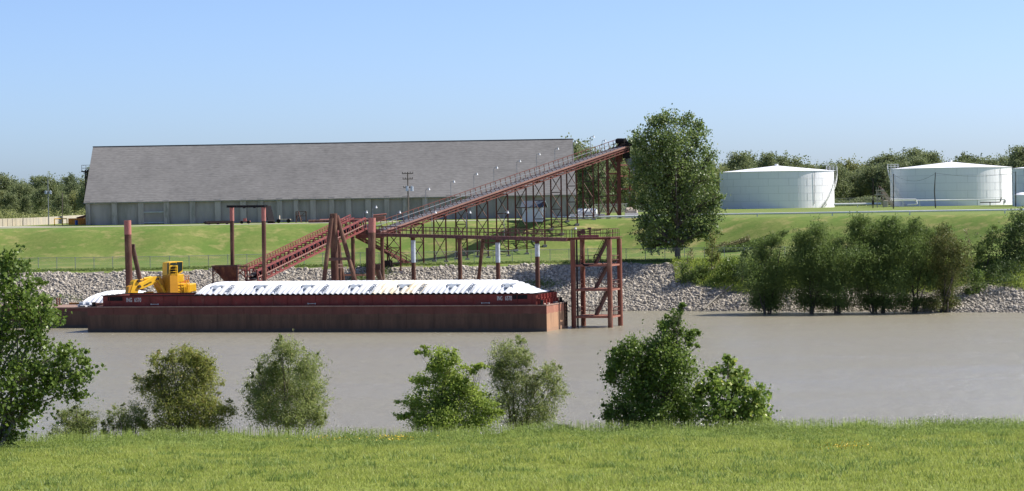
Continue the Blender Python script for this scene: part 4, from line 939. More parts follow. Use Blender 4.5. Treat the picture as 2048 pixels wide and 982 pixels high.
def barge():
    t = thing('hopper_barge', B_(HL / 2, HB / 2, 0), 'long dark rusty hopper barge with red coaming and white covers', 'barge')
    h_ = hull(t, 0, HL, 0, HB, ZD, M['hull'])
    m = MB(); m.box(B_(HL / 2, -.03, ZD - .02), (HL + .1, .14, .14), (AX, BX, Zv)); m.box(B_(HL + .02, HB / 2, ZD - .02), (.14, HB, .14), (AX, BX, Zv)); m.build('deck_edge', M['deckrust'], t)
    m = MB(); m.box(B_(HL + .02, HB / 2, (ZD - .8) / 2 - .05), (.06, HB - .02, ZD + .6), (AX, BX, Zv)); tag(m.build('end_plate', M['hullend'], t), 'orange rusted end plate of the barge, coloured lighter as if sunlit')
    # doubler plates and weld seams on the side shell
    m = MB(); rr = random.Random(4)
    for i in range(1, 17): m.box(B_(i * HL / 17, -.012, 1.55), (.07, .04, 3.3), (AX, BX, Zv))
    m.box(B_(HL / 2, -.014, 1.9), (HL - .3, .03, .05), (AX, BX, Zv))
    for i in (3.2, 7.4, 12.5, 13.8): m.box(B_(i * HL / 17, -.02, 1.2 + rr.random()), (2.4, .03, 1.0), (AX, BX, Zv))
    m.build('weld_seam', M['hull'], h_)
    # coaming
    m = MB(); c0, c1, w0, w1 = 2.0, 63.55, .75, HB - .85
    for b in (w0, w1): m.box(B_((c0 + c1) / 2, b, (ZD + ZC) / 2), (c1 - c0, .12, ZC - ZD), (AX, BX, Zv))
    for a in (c0, c1): m.box(B_(a, (w0 + w1) / 2, (ZD + ZC) / 2), (.12, w1 - w0 - .12, ZC - ZD), (AX, BX, Zv))
    o = m.build('coaming', M['coaming'], t)
    m = MB()
    for b in (w0 - .06, w1 + .06): m.box(B_((c0 + c1) / 2, b, ZC - .03), (c1 - c0 + .3, .3, .12), (AX, BX, Zv))
    for a in (c0 - .05, c1 + .05): m.box(B_(a, (w0 + w1) / 2, ZC - .028), (.3, w1 - w0, .12), (AX, BX, Zv))
    m.build('coaming_rail', M['black'], o)
    for i in range(31): m = MB(); m.box(B_(c0 + 1 + i * 2.0, w0 - .09, (ZD + ZC) / 2), (.05, .08, ZC - ZD - .12), (AX, BX, Zv)); m.build('stiffener', M['coaming'], o)
    for i in range(6):
        b = w0 + .6 + i * 1.45; m = MB(); m.box(B_(c1 + .32, b, (ZD + ZC) / 2 - .05), (.55, .12, ZC - ZD - .12), (AX, BX, Zv)); m.box(B_(c1 + .45, b, ZD + .35), (.8, .14, .65), (AX, BX, Zv)); m.build('end_bracket', M['bracket'], o)
    m = MB(); m.box(B_(c1 + .18, (w0 + w1) / 2, (ZD + ZC) / 2 + .1), (.3, w1 - w0, .08), (AX, BX, Zv)); m.build('end_girder', M['bracket'], o)

    # cargo floor seen through the open bay
    m = MB(); m.box(B_(8.5, HB / 2, ZD + .35), (12.6, w1 - w0 - .3, .5), (AX, BX, Zv)); m.build('cargo', M['gravel'], t)
    # deck fittings at the bow end
    for (a, b) in ((64.4, .5), (64.4, 9.6), (.7, .5), (.7, 9.6)):
        m = MB()
        for d in (-.28, .28): m.tube(B_(a, b + d, ZD), B_(a, b + d, ZD + .55), .13, n=12); m.tube(B_(a, b + d, ZD + .55), B_(a, b + d, ZD + .63), .19, n=12)
        m.box(B_(a, b, ZD + .04), (.5, 1.1, .08), (AX, BX, Zv)); m.build('bollard', M['black'], t)
    m = MB()
    for (a, b, l) in ((64.2, 2, .6), (64.5, 3.1, .5), (64.0, 5.2, .4), (64.5, 6.3, .7), (64.3, 7.8, .5)): m.box(B_(a, b, ZD + .09), (l * .6, l, .16), (AX, BX, Zv))
    m.build('deck_cleat', M['beige'], t)
    m = MB()
    for b in (8.6, 9.6): m.beam(B_(HL + .12, b, .3), B_(HL + .12, b, ZD + .1), .12)
    for i in range(7): m.beam(B_(HL + .12, 8.6, .5 + i * .45), B_(HL + .12, 9.6, .5 + i * .45), .06)
    m.build('end_ladder', M['black'], t)
    # number and marks
    nrm = -BX; zt = ZD + .66
    for px0, px1 in ((252.5, 282), (994, 1023.5)):
        a0 = (px0 - 177) / 913 * HL; a0 = solve_a(px0, w0 - .07, 4.3); a1 = solve_a(px1, w0 - .07, 4.3)
        o1 = text_mesh('ING  6570', .78, B_(a0, w0 - .085, zt - .02), AX, nrm, M['letter'], o); bb = max(v.co.dot(AX) for v in o1.data.vertices) - min(v.co.dot(AX) for v in o1.data.vertices)
        k = (a1 - a0) / bb
        org = B_(a0, w0 - .085, zt - .02) - root_loc(o1)
        for v in o1.data.vertices: dlt = v.co - org; al = dlt.dot(AX); v.co = org + dlt + AX * al * (k - 1)
    m = MB()
    for px0, px1 in ((216, 247), (1025, 1055)):
        a0 = solve_a(px0, w0, 4.3); a1 = solve_a(px1, w0, 4.3); m.box(B_((a0 + a1) / 2, w0 - .068, ZC - .44), (a1 - a0, .012, .55), (AX, BX, Zv))
    m.build('paint_patch', M['black'], o)
    m = MB()
    for px0, px1 in ((303, 317), (617, 631), (964, 979)):
        a0 = solve_a(px0, w0, 3.8); a1 = solve_a(px1, w0, 3.8); q = B_((a0 + a1) / 2, w0 - .13, ZD + .3); m.box(q, (a1 - a0, .03, .07), (AX, BX, Zv))
        for a in (a0, a1): m.box(B_(a, w0 - .13, ZD + .3), (.16, .03, .17), (AX, BX, Zv))
    m.build('mark', M['letter'], o)
def solve_a(px, b, z):
    a = (px - 177) / 913 * HL
    for _ in range(6): a += (px - proj(B_(a, b, z))[0]) * 335 / F
    return a
barge()
CROWN = 1.62
def cover_profile(t_):
    x = abs(2 * t_ - 1); return (1 - x ** 2.3)
def cover(i, a0, a1, w0, w1, z0, first, last, mt, label, name='barge_cover', rise=CROWN, grp='white ribbed covers over the barge hold', B=None, hatchy=True):
    B = B or B_
    t = thing(name, B((a0 + a1) / 2, (w0 + w1) / 2, z0), label, 'cover', grp)
    wid = a1 - a0; na = int(wid / .065); nb = 30; V = []; rr = random.Random(i)
    nrib = max(5, round(wid / .78)); pitch_ = wid / nrib
    FT = 2.6 if i < 40 else 4.2
    def taper(a):
        f = 1
        if first and a - a0 < FT: f = math.sqrt(max(0, 1 - (1 - (a - a0) / FT) ** 2)) * .97 + .03
        if last and a1 - a < 5.4: g = max(0, a1 - a) / 5.4; f *= (.04 + .96 * sm(g ** .85))
        return f
    for ia in range(na + 1):
        a = a0 + wid * ia / na; ph = ((a - a0) / pitch_) % 1.0; rib = 1 if .12 < ph < .60 else 0
        ph2 = min(abs(ph - .12), abs(ph - .60)); rib = rib if ph2 > .06 else .5
        for ib in range(nb + 1):
            q = ib / nb; q = .5 - .5 * math.cos(q * math.pi) * (.9 + .1 * abs(2 * q - 1))
            q = min(1, max(0, q)); f = taper(a); zz = rise * f * cover_profile(q)
            rh = .16 * rib * (.12 + .88 * sm(abs(2 * q - 1) * 1.5)) * min(1, f * 1.6)
            # push ribs outward along the arc normal
            nx = (2 * q - 1) * .8; lean = -.55 * (1 - cover_profile(q)) ** .8 * (1 if not (first and a - a0 < 1) else 0)
            V.append(B(a + lean * 1.35 + .35, w0 + (w1 - w0) * q + rh * nx * 1.1, z0 + zz + rh * .8 + (0 if rib else 0) - (.0 if rib else .03)))
    fs = []
    for ia in range(na):
        for ib in range(nb): k = ia * (nb + 1) + ib; fs.append((k, k + 1, k + nb + 2, k + nb + 1))
    base = len(V)
    for ia in (0, na):
        k = ia * (nb + 1); V.append(tuple(B(a0 + .3 if ia == 0 else a1 + .3, (w0 + w1) / 2, z0 - .02))); 
        c = len(V) - 1
        for ib in range(nb): fs.append((k + ib, k + ib + 1, c))
    m = MB(); m.v = [tuple(p) for p in V]; m.f = fs; m.mi = [0] * len(fs); m.build('shell', mt, t)
    if hatchy:
        # T shaped hatch between two ribs, its recess shade drawn as raised grey plates
        am = a0 + wid * .52; m = MB()
        def S(a, q, lift=.0):
            zz = rise * cover_profile(q); lean = -.55 * (1 - cover_profile(q)) ** .8
            return B(a + lean * 1.35 + .35, w0 + (w1 - w0) * q - .19 * (1 - 2 * q) - lift, z0 + zz + .05 + lift)
        if not first: 
            qs = [.10, .125, .15, .175, .20]
        else: qs = [.10, .125, .15, .175, .20]
        am = a0 + pitch_ * (round(nrib * .48) + .86)
        for k in range(len(qs) - 1):
            w_ = .25 if k < 3 else .85; w_ = [.22, .25, .42, .9][k]
            w2 = [.25, .32, .85, .95][k]
            m.prism([S(am - w_, qs[k]), S(am + w_, qs[k]), S(am + w2, qs[k + 1]), S(am - w2, qs[k + 1])], (-BX + Zv) * .06)
        m.build('hatch', M['hatch'], t)
        if not last:
            m = MB()
            for k, q in enumerate((.055, .085, .115, .15, .19)):
                p = S(a1 - .35, q, .03); m.box(p, (.62, .10, .12), (AX, BX, Zv))
            m.build('step', M['hatch'], t)
bpx = [390, 463, 557.5, 653, 748, 848, 946, 1113]
names = ['leftmost white ribbed barge cover, its left end rounded down beside the crane', 'second white ribbed barge cover from the left, behind it the gantry posts', 'third white ribbed barge cover from the left, below the slanting box truss', 'fourth barge cover from the left, starting under the dark A shaped piles', 'yellow stained barge cover starting at the thickest pile', 'white ribbed barge cover second from the right, in front of the slanted catwalk pile', 'rightmost and longest white barge cover with a sloping rounded end']
for i in range(7):
    a0 = 15.2 if i == 0 else solve_a(bpx[i], .75, 5); a1 = solve_a(bpx[i + 1], .75, 5) if i < 6 else 63.6
    if i == 6: a1 = 63.4
    cover(i, a0 + (.02 if i else 0), a1 - .02, .62, HB - .72, ZC + .05, i == 0, i == 6, M['coverstain'] if i == 4 else M['cover'], names[i])
# deck barge on the left, moored behind
db = thing('deck_barge', B_(-14, 16, 0), 'low dark deck barge poking out left of the long barge', 'barge')
hull(db, -38, 9.0, 10.9, 21.1, 2.85, M['hull'])
m = MB(); m.box(B_(-14.5, 16, 2.87), (46.6, 9.8, .05), (AX, BX, Zv)); m.build('deck', M['deckrust'], db)
m = MB(); m.box(B_(-14.5, 10.86, 2.82), (47, .14, .12), (AX, BX, Zv)); m.build('deck_edge', M['deckrust'], db)
m = MB()
for a in (solve_a(114, 19.5, 3), solve_a(119, 19.5, 3)): m.tube(B_(a, 19.5, 2.88), B_(a, 19.5, 3.9), .12, n=10)
m.build('bollard', M['hopperl'], db)
m = MB(); m.beam(B_(-13, 20.6, 3.02), B_(-7, 20.6, 3.02), .25, .25); tag(m.build('timber', M['orange'], db), 'yellowish timber along the far deck edge')
WA = solve_a(170, 11.6, 3.1)
wn = thing('deck_winch', B_(WA, 11.6, 2.9), 'pale blue deck winch on the low barge left of the long one', 'winch')
m = MB(); m.box(B_(WA, 11.6, 3.2), (2.4, .6, .12), (AX, BX, Zv)); m.box(B_(WA - .9, 11.6, 3.05), (.12, .6, .3), (AX, BX, Zv)); m.box(B_(WA + .9, 11.6, 3.05), (.12, .6, .3), (AX, BX, Zv)); m.build('frame', M['pileblue'], wn)
m = MB()
for a in (WA - .5, WA + .5): m.tube(B_(a - .3, 11.6, 3.42), B_(a + .3, 11.6, 3.42), .22, n=12)
m.build('drum', M['pileblue'], wn)
for k, a in enumerate((WA + 1.7, WA + 2.5)):
    m = MB(); m.tube(B_(a - .35, 11.7, 3.2), B_(a + .35, 11.7, 3.2), .3, n=12)
    single(m, 'rope_drum', M['rust'], B_(a, 11.7, 2.9), ('rusty drum on the low barge deck, nearer the pale winch' if k == 0 else 'rusty drum on the low barge deck, nearer the long barge'), 'drum', 'rope drums on the low barge')
cover(40, solve_a(150, 12, 3.2), solve_a(312, 12, 3.2), 12.0, 20.4, 2.92, True, True, M['cover'], 'large white ribbed cover lying on the deck barge behind the crane arm', rise=2.15, hatchy=False)
# ================================================================== MATERIAL HANDLER
def handler():
    D = 357.5; k = D / F; c = P(345, 600, D)
    t = thing('material_handler', z_(c, 2.9), 'yellow long armed material handler with raised cab standing behind the barge coaming', 'crane')
    def Q(px, v, dy=0): return P(px, v, D + dy)
    def slab(pts, dy0, dy1, name, mt, parent=t, bev=.04):
        m = MB(); m.prism([Q(x, v, dy0) for x, v in pts], (Q(pts[0][0], pts[0][1], dy1) - Q(pts[0][0], pts[0][1], dy0))); return m.build(name, M[mt], parent, bevel=bev)
    z0 = 2.9
    m = MB()
    for dy in (-1.3, 1.9): m.box((c.x, D + dy, z0 + .45), (4.6, .6, .9))
    m.build('crawler_track', M['black'], t, bevel=.2)
    slab([(326, 597), (376, 597), (376, 589), (326, 589)], -1.2, 1.9, 'turntable', 'yellow')
    slab([(344, 590), (363, 590), (363, 569), (344, 566)], -1.3, 1.8, 'body', 'yellow')
    slab([(361, 588), (377.5, 584.5), (376.5, 568), (361, 570)], -1.5, 2.0, 'counterweight', 'yellow', bev=.12)
    slab([(357, 569), (371, 567), (371, 561), (357, 563)], -.6, 1.2, 'engine_cowl', 'orange')
    # cab riser and cab
    slab([(329, 590), (344, 590), (342, 549), (328, 551)], -1.5, .1, 'cab_riser', 'yellowd')  # shade on the riser front is put into this darker orange yellow
    slab([(341.5, 567), (356, 564), (355, 549), (341.5, 551)], -1.3, .2, 'step_box', 'yellow')
    cab = slab([(328.5, 551), (345, 551), (353.5, 545), (353.5, 523.5), (341, 523), (329, 525)], -1.3, .1, 'cab', 'yellow')
    m = MB(); 
    m.prism([Q(x, v, -1.34) for x, v in [(341.5, 549), (352.5, 541.5), (352.5, 525), (343, 525), (341.5, 529)]], Vector((0, .04, 0))); m.prism([Q(x, v, -1.36) for x, v in [(330, 531), (341, 531), (341, 526), (331, 526.5)]], Vector((0, .05, 0)))
    a = Q(328.6, 550, -1.2); b = Q(328.9, 527, -1.2); m.prism([a - Vector((.04, 0, 0)), b - Vector((.04, 0, 0)), b + Vector((-.04, 1.2, 0)), a + Vector((-.04, 1.2, 0))], Vector((.03, 0, 0)))
    m.build('window', M['glass'], cab)
    m = MB(); m.prism([Q(x, v, -1.35) for x, v in [(330, 549), (340, 549), (340, 533), (330, 533)]], Vector((0, .03, 0))); m.build('louvre_back', M['black'], cab)
    m = MB()
    for v in (534, 539, 544, 549): m.beam(Q(328, v, -1.5), Q(341.5, v, -1.5), .09)
    for x in (328, 341.5): m.beam(Q(x, 532, -1.5), Q(x, 551, -1.5), .10)
    for x in (328, 341.5): m.beam(Q(x, 549, -1.5), Q(x, 549, -1.2), .10)
    m.beam(Q(328, 532, -1.5), Q(341.5, 532, -1.5), .12); m.build('guard_rail', M['yellow'], cab)
    # ladder and platform rails
    m = MB()
    for x in (358, 363.5): m.beam(Q(x, 588, -1.65), Q(x - 1.5, 564, -1.65), .07)
    for i in range(7): f = i / 6; m.beam(Q(358 - 1.5 * f, 587 - f * 21, -1.65), Q(363.5 - 1.5 * f, 587 - f * 21, -1.65), .06)
    m.build('ladder', M['yellow'], t)
    m = MB()
    for x in (358, 362, 366, 370): m.beam(Q(x, 562, -.7), Q(x, 552, -.7), .05)
    for v in (552, 557): m.beam(Q(358, v, -.7), Q(370, v, -.7), .05)
    m.build('railing', M['orange'], t)
    m = MB()
    for v in (571, 577, 583): m.beam(Q(344.5, v, -1.33), Q(356, v, -1.33), .06)
    m.beam(Q(350, 569, -1.33), Q(350, 588, -1.33), .06); m.build('door_panel', M['yellowd'], t)
    # boom: rises from the body then bends down left
    bm_ = slab([(329, 590), (336, 588), (323, 556), (319, 552), (311, 553), (313, 560)], -.45, .45, 'boom', 'yellowd')
    jb = slab([(322, 553), (318, 552.5), (308, 553), (285, 566), (281, 572), (283, 578), (289, 577), (314, 566), (319, 560)], -.5, .5, 'jib', 'yellow')
    sk = slab([(285, 559.5), (283.5, 558), (277.5, 558), (274, 562), (263, 602), (277, 603), (284, 575)], -.38, .38, 'stick', 'yellow')
    slab([(274, 566), (266, 572), (262, 600), (266, 602), (275, 572)], -.30, .30, 'linkage', 'yellowd', sk)
    m = MB(); m.tube(Q(284, 560.5, 0), Q(297, 556.5, 0), .08, n=8); m.tube(Q(295, 557, 0), Q(308, 554, 0), .17, n=10); m.build('cylinder', M['yellow'], jb)
    m = MB()
    for dy in (-.62, .62): m.tube(Q(314, 560, dy), Q(321, 573, dy), .09, n=8); m.tube(Q(320, 571, dy), Q(329, 588, dy), .16, n=10)
    m.build('lift_cylinder', M['yellow'], bm_)
    m = MB(); 
    for x, v in ((315, 558), (283, 572), (282, 561)): m.tube(Q(x, v, -.56), Q(x, v, .56), .2, n=12)
    m.build('pivot_pin', M['dark'], jb)
    a = Q(291.2, 571.8, -.52); b = Q(304.5, 564.8, -.52); d = (b - a); L_ = d.length; d.normalize(); nrm = Vector((0, -1, 0)); nrm = (nrm - d * nrm.dot(d)).normalized()
    o = text_mesh('KOMATSU', .27, a, d, nrm, M['dark'], jb, shear=0); xs = [v.co.dot(d) for v in o.data.vertices]; k_ = L_ / (max(xs) - min(xs)); x0 = min(xs)
    for v in o.data.vertices: al = v.co.dot(d) - x0; v.co += d * al * (k_ - 1)
    slab([(308, 591), (322, 591), (320, 582), (310, 583)], .9, 1.8, 'valve_box', 'yellowd')
    th = R(40); ct, st_ = math.cos(th), math.sin(th)
    def rot(o):
        if o.type == 'MESH':
            for v in o.data.vertices:
                x, y = v.co.x / ct, v.co.y + .5; v.co.x = x * ct - y * st_; v.co.y = x * st_ + y * ct + 1.2
        for c_ in o.children: rot(c_)
    bpy.context.view_layer.update(); rot(t)
M['yellowd'] = mat('darker_yellow_paint', (.62, .29, .012), (.52, .24, .012), .5, 1.2)
handler()
# ================================================================== THINGS ON THE PLATEAU
# utility pole with transformers
def upole(px, vb, vt, D, label, trans=(), arms=(), r=.15, mt='wood', z=None):
    b = G(px, D); tp = P(px, vt, D); t = thing('utility_pole', b, label, 'utility pole'); m = MB(); tp.x = b.x + .0; m.tube(b - Zv * .3, (b.x, b.y, tp.z), r, r * .7, n=10); m.build('pole', M[mt], t)
    for (v, w_) in arms:
        q = z_(b, P(px, v, D).z); m = MB(); m.beam(q - Vector((w_, .15, 0)), q + Vector((w_, -.15, 0)), .12, .14)
        o = m.build('crossarm', M['wood'], t); m = MB()
        for k in (-1, -.5, .5, 1): m.tube(q + Vector((w_ * .92 * k, -.05, .05)), q + Vector((w_ * .92 * k, -.05, .3)), .06, n=6)
        m.build('insulator', M['dark'], o)
    for (dx, v0, v1) in trans:
        q = P(px + dx, v1, D - .1); m = MB(); h_ = (v1 - v0) * D / F; m.tube((b.x + dx * D / F, b.y - .1, q.z), (b.x + dx * D / F, b.y - .1, q.z + h_), .27, n=14); m.tube((b.x + dx * D / F, b.y - .1, q.z + h_), (b.x + dx * D / F, b.y - .1, q.z + h_ + .15), .07, n=6); m.build('transformer', M['transformer'], t)
    return t
upole(817, 457, 344, 447, 'utility pole with two pale transformers standing before the middle of the warehouse', ((-1.5, 373, 382), (8, 373, 382)), ((347, 1.0), (358, .9), (375, .8)))
upole(97.5, 450, 358, 492, 'thin utility pole with two grey transformers at the left by the barrier wall', ((-4, 382, 388), (4.5, 382, 388)), ((384, .9),), .11, 'galv')
m = MB(); b = G(124.5, 490); m.tube(b, P(124.5, 385, 490), .09, n=8)
single(m, 'lamp_mast', M['wood'], b, 'bare thin mast beside the yellow pipe frame at far left', 'mast')
for px, v, D, lb in ((1746, 358, 590, 'thin pole with a small lamp just left of the loading stair'), (1787, 347.5, 560, 'thin dark pole before the left edge of the second big tank'), (1871, 345, 560, 'slightly bent thin dark pole before the middle of the second big tank'), (2031.5, 343, 560, 'thin dark pole at the far right by the small domed tank')):
    b = G(px, D); m = MB(); tp = P(px, v, D); bend = .25 if 1870 < px < 1880 else 0; m.path([b, b.lerp(tp, .5) - Vector((bend, 0, 0)), tp], [.13, .11, .08], 8)
    if px == 1746: m.box(tp, (.5, .4, .35)); m.box(b.lerp(tp, .2), (.5, .4, .9))
    single(m, 'thin_pole', M['dark'], b, lb, 'pole')
# wires between poles
m = MB(); a = P(1787, 349, 560); b = P(1871, 346, 560); pts = [a.lerp(b, i / 12) - Zv * (1.6 * 4 * (i / 12) * (1 - i / 12)) for i in range(13)]; m.path(pts, [.022] * 13, 4)
a = b; b = P(2031, 345, 560); pts = [a.lerp(b, i / 12) - Zv * (1.5 * 4 * (i / 12) * (1 - i / 12)) * .5 for i in range(13)]; m.path(pts, [.022] * 13, 4)
single(m, 'overhead_wire', M['dark'], pts[0], 'sagging black wire strung between the thin poles before the second big tank', 'wire')
# loading stair
lt = thing('loading_rack', G(1762, 612), 'beige steel loading platform with stair between the two big tanks', 'platform'); b = G(1762, 612); k = 612 / F
def LQ(px, v, dy=0): return P(px, v, 612 + dy)
m = MB()
for px in (1754, 1766):
    for dy in (-1, 1): q = LQ(px, 381, dy); m.beam(z_(q, ZP), q, .2)
for v in (381, 390, 400): m.beam(LQ(1753, v, -1), LQ(1767, v, -1), .2); m.beam(LQ(1753, v, 1), LQ(1767, v, 1), .2)
m.beam(LQ(1754, 400, -1), LQ(1766, 390, -1), .14); m.beam(LQ(1754, 390, -1), LQ(1766, 381, -1), .14); m.build('frame', M['beige'], lt)
m = MB(); m.box(LQ(1760, 389.5), (2.2, 2.4, .2)); m.box(LQ(1760, 380.5), (1.9, 2.4, .2)); m.build('landing', M['beige'], lt)
m = MB(); 
for px in (1752.5, 1757, 1762, 1766.5): m.beam(LQ(px, 389, -1.1), LQ(px, 374 if px < 1765 else 378, -1.1), .09)
m.beam(LQ(1752, 380, -1.1), LQ(1767, 380, -1.1), .08); m.build('railing', M['beige'], lt)
stair('flight', lt, LQ(1765, 386, 0), z_(LQ(1786, 410, 0), ZP + .1), 1.1, 'beige', rail=1.1, rp=.1)
m = MB(); m.box(z_(LQ(1771, 405, -1.5), ZP + .9), (1.1, .9, 1.6)); m.build('control_box', M['beige'], lt, bevel=.1)
m = MB(); m.tube(LQ(1757, 372), LQ(1763, 377), .12); m.tube(LQ(1763, 377), LQ(1763, 400), .12); m.build('loading_arm', M['rust'], lt)
# machinery yard in front of the warehouse
bc = thing('leaning_belt', G(545, 449), 'black conveyor section leaning upright against the concrete wall', 'conveyor part')
b = G(541, 450); a0 = G(543.5, 450); a1 = P(535, 414, 458); m = MB(); m.beam(a0, a1, 1.2, .5); m.build('boom', M['black'], bc)
m = MB(); m.beam(G(535, 449), a0.lerp(a1, .35), .12); m.beam(G(549, 449), a0.lerp(a1, .2), .12); m.tube(G(535, 449.5) + Zv * .3, G(548, 449.5) + Zv * .3, .25, n=12); m.build('undercarriage', M['dark'], bc)
m = MB(); a = G(410, 445) + Zv * .35; b = G(462, 447) + Zv * .4; m.beam(a, b, 1.8, .25); m.beam(a, b, .5, .5)
for f in (.15, .5, .85): m.box(a.lerp(b, f) - Zv * .25, (.3, 1.6, .3))
single(m, 'steel_section', M['dark'], z_(a, ZP), 'long flat black steel section lying on grass left of the gantry', 'steel section')
tr = thing('small_trailer', G(491, 449), 'little red flat trailer parked on the grass between the gantry posts', 'trailer'); c = G(491, 449)
m = MB(); m.box(c + Zv * .45, (1.7, 1.1, .18)); m.box(c + Zv * .75 - Vector((.1, 0, 0)), (.5, .6, .5)); m.beam(c + Zv * .4, c + Vector((-1.2, 0, .35)), .12); m.build('chassis', M['redpale'], tr)
for dx in (-.6, .6): m = MB(); m.tube(c + Vector((dx, -.65, .28)), c + Vector((dx, -.45, .28)), .28, n=14); m.build('wheel', M['black'], tr)
ft = thing('flat_trailer', G(568, 455), 'pale flat trailer with wheels before the warehouse wall, right of the leaning belt', 'trailer'); c = G(568, 455)
m = MB(); m.box(c + Zv * .6, (2.4, 1.6, .2)); m.box(c + Zv * 1.0 + Vector((-.8, 0, 0)), (.1, 1.5, .7)); m.beam(c + Zv * .6, c + Vector((1.5, 0, .5)), .12); m.build('deck', M['beige'], ft)
for dx in (-.9, .9): m = MB(); m.tube(c + Vector((dx, -.95, .36)), c + Vector((dx, -.7, .36)), .36, n=14); m.build('wheel', M['black'], ft)
sf = thing('steel_frame_rig', G(602, 456), 'rusty pyramid shaped steel rig standing right of the pale trailer', 'machine'); c = G(602, 456)
tp = P(597, 422, 456); m = MB()
for dx, dy in ((-.9, -.8), (.1, -.8), (-.9, .8), (.1, .8)): m.beam(c + Vector((dx, dy, 0)), tp, .1)
for f in (.3, .6): m.box((c * (1 - f) + tp * f), (.9 * (1 - f) + .2, .8 * (1 - f) + .2, .1))
m.build('mast', M['rust'], sf)
m = MB()
for dx in (-.9, .9): m.beam(c + Vector((dx, 0, 0)), c + Vector((dx, 0, 2)), .12); m.beam(c + Vector((dx, 1, 0)), c + Vector((dx, 1, 2)), .12)
for z in (.3, 1.2, 2.0): m.beam(c + Vector((-.9, 0, z)), c + Vector((.9, 0, z)), .1)
m.beam(c + Vector((-.9, 0, .3)), c + Vector((.9, 0, 2)), .08); m.build('frame', M['rust'], sf)
for i, (p0, p1, v, D, r, mt) in enumerate(((617, 742, 449.5, 446, .28, 'rust'), (640, 735, 446, 449, .26, 'redpale'), (655, 725, 443.5, 452, .22, 'red'))):
    a = G(p0, D) + Zv * (r + i * .1); b = G(p1, D) + Zv * (r + i * .1); m = MB(); m.tube(a, b, r, n=14)
    single(m, 'stored_pipe', M[mt], a, ['longest and nearest rusty pipe lying before the warehouse wall', 'pinkish pipe lying just behind the longest rusty pipe', 'shortest red pipe of the pile, nearest the warehouse wall'][i], 'pipe', 'pipes lying before the warehouse')
c = G(758, 452); m = MB(); m.box(c + Zv * .5, (2.2, 1.2, .9)); m.tube(c + Vector((-1, -.4, 1.1)), c + Vector((1.4, -.4, 1.3)), .15)
single(m, 'scrap_bin', M['redpale'], c, 'low red scrap bin with a pipe on it between pile and conveyor foot', 'bin')
c = G(848, 453); m = MB(); m.box(c + Zv * .35, (3.0, 1.5, .5)); m.beam(c + Vector((-1.4, 0, .6)), c + Vector((1.4, 0, .9)), .4)
single(m, 'steel_scrap', M['dark'], c, 'dark heap of steel beams on grass under the middle of the conveyor', 'scrap')
# far left: barrier wall, orange box, yellow frame, blue barrel
bw = thing('barrier_wall', G(60, 505), 'long curving pale concrete barrier wall at the left edge below the trees', 'wall')
W_ = [(-30, 462, 470, 443.5), (30, 458, 485, 440), (70, 452, 500, 436), (110, 447, 520, 433), (140, 440, 545, 431), (168, 437, 580, 430)]
m = MB(); pts = []
for px, vb, D, vt in W_: b = G(px, D); tp = P(px, vt, D); pts.append((b, max(tp.z, ZP + 1.5)))
for i in range(len(pts) - 1):
    (a, za), (b, zb) = pts[i], pts[i + 1]; m.prism([z_(a, ZP - .2), z_(b, ZP - .2), z_(b, zb), z_(a, za)], Vector((.05, .3, 0)))
m.build('wall', M['barrier'] if 'barrier' in M else M['beige2'] if 'beige2' in M else M['concrete2'], bw)
m = MB()
for i in range(len(pts) - 1):
    (a, za), (b, zb) = pts[i], pts[i + 1]; n_ = int((b - a).length / 2.2)
    for k in range(n_): q = a.lerp(b, (k + .5) / n_); m.box((q.x, q.y - .04, (ZP + za + (zb - za) * k / n_) / 2 - .05), (.12, .12, za - ZP))
m.build('joint_rib', M['concrete'], bw)
bx = thing('roll_off_container', G(156, 492), 'dull orange open container with rusty scrap beside the left end of the warehouse', 'container'); c = G(156, 494)
m = MB(); L_ = 3.2
m.prism([c + Vector((-1.7, -.9, 0)), c + Vector((1.9, -.9, 0)), c + Vector((1.9, -.9, 1.25)), c + Vector((-1.7, -.9, 1.25))], Vector((0, .08, 0))); m.prism([c + Vector((-1.7, .9, 0)), c + Vector((1.9, .9, 0)), c + Vector((1.9, .9, 1.25)), c + Vector((-1.7, .9, 1.25))], Vector((0, .08, 0)))
for dx in (-1.7, 1.9): m.box(c + Vector((dx, .02, .63)), (.09, 1.7, 1.25))
for i in range(8): m.box(c + Vector((-1.5 + i * .46, -.94, .6)), (.08, .08, 1.15))
m.build('bin', M['orange'], bx); m = MB(); m.box(c + Vector((.1, .04, .75)), (3.3, 1.6, .9)); m.beam(c + Vector((-.2, 0, 1.2)), c + Vector((1.8, 0, 1.7)), .5); m.build('scrap_load', M['rust'], bx)
c = G(153, 489); m = MB(); m.tube(c, c + Zv * .9, .29, n=16); m.tube(c + Zv * .28, c + Zv * .32, .305, n=16); m.tube(c + Zv * .6, c + Zv * .64, .305, n=16)
single(m, 'plastic_barrel', M['blue'], c, 'blue barrel standing before the orange container', 'barrel')
m = MB(); a = G(109, 486); b = G(134, 487)
for q in (a, b, a.lerp(b, .65)): m.tube(q, q + Zv * 1.25, .09, n=10)
m.tube(a + Zv * 1.25, b + Zv * 1.25, .09, n=10)
single(m, 'pipe_barrier', M['yellow'], a, 'yellow steel pipe barrier frame on the gravel at far left', 'barrier')
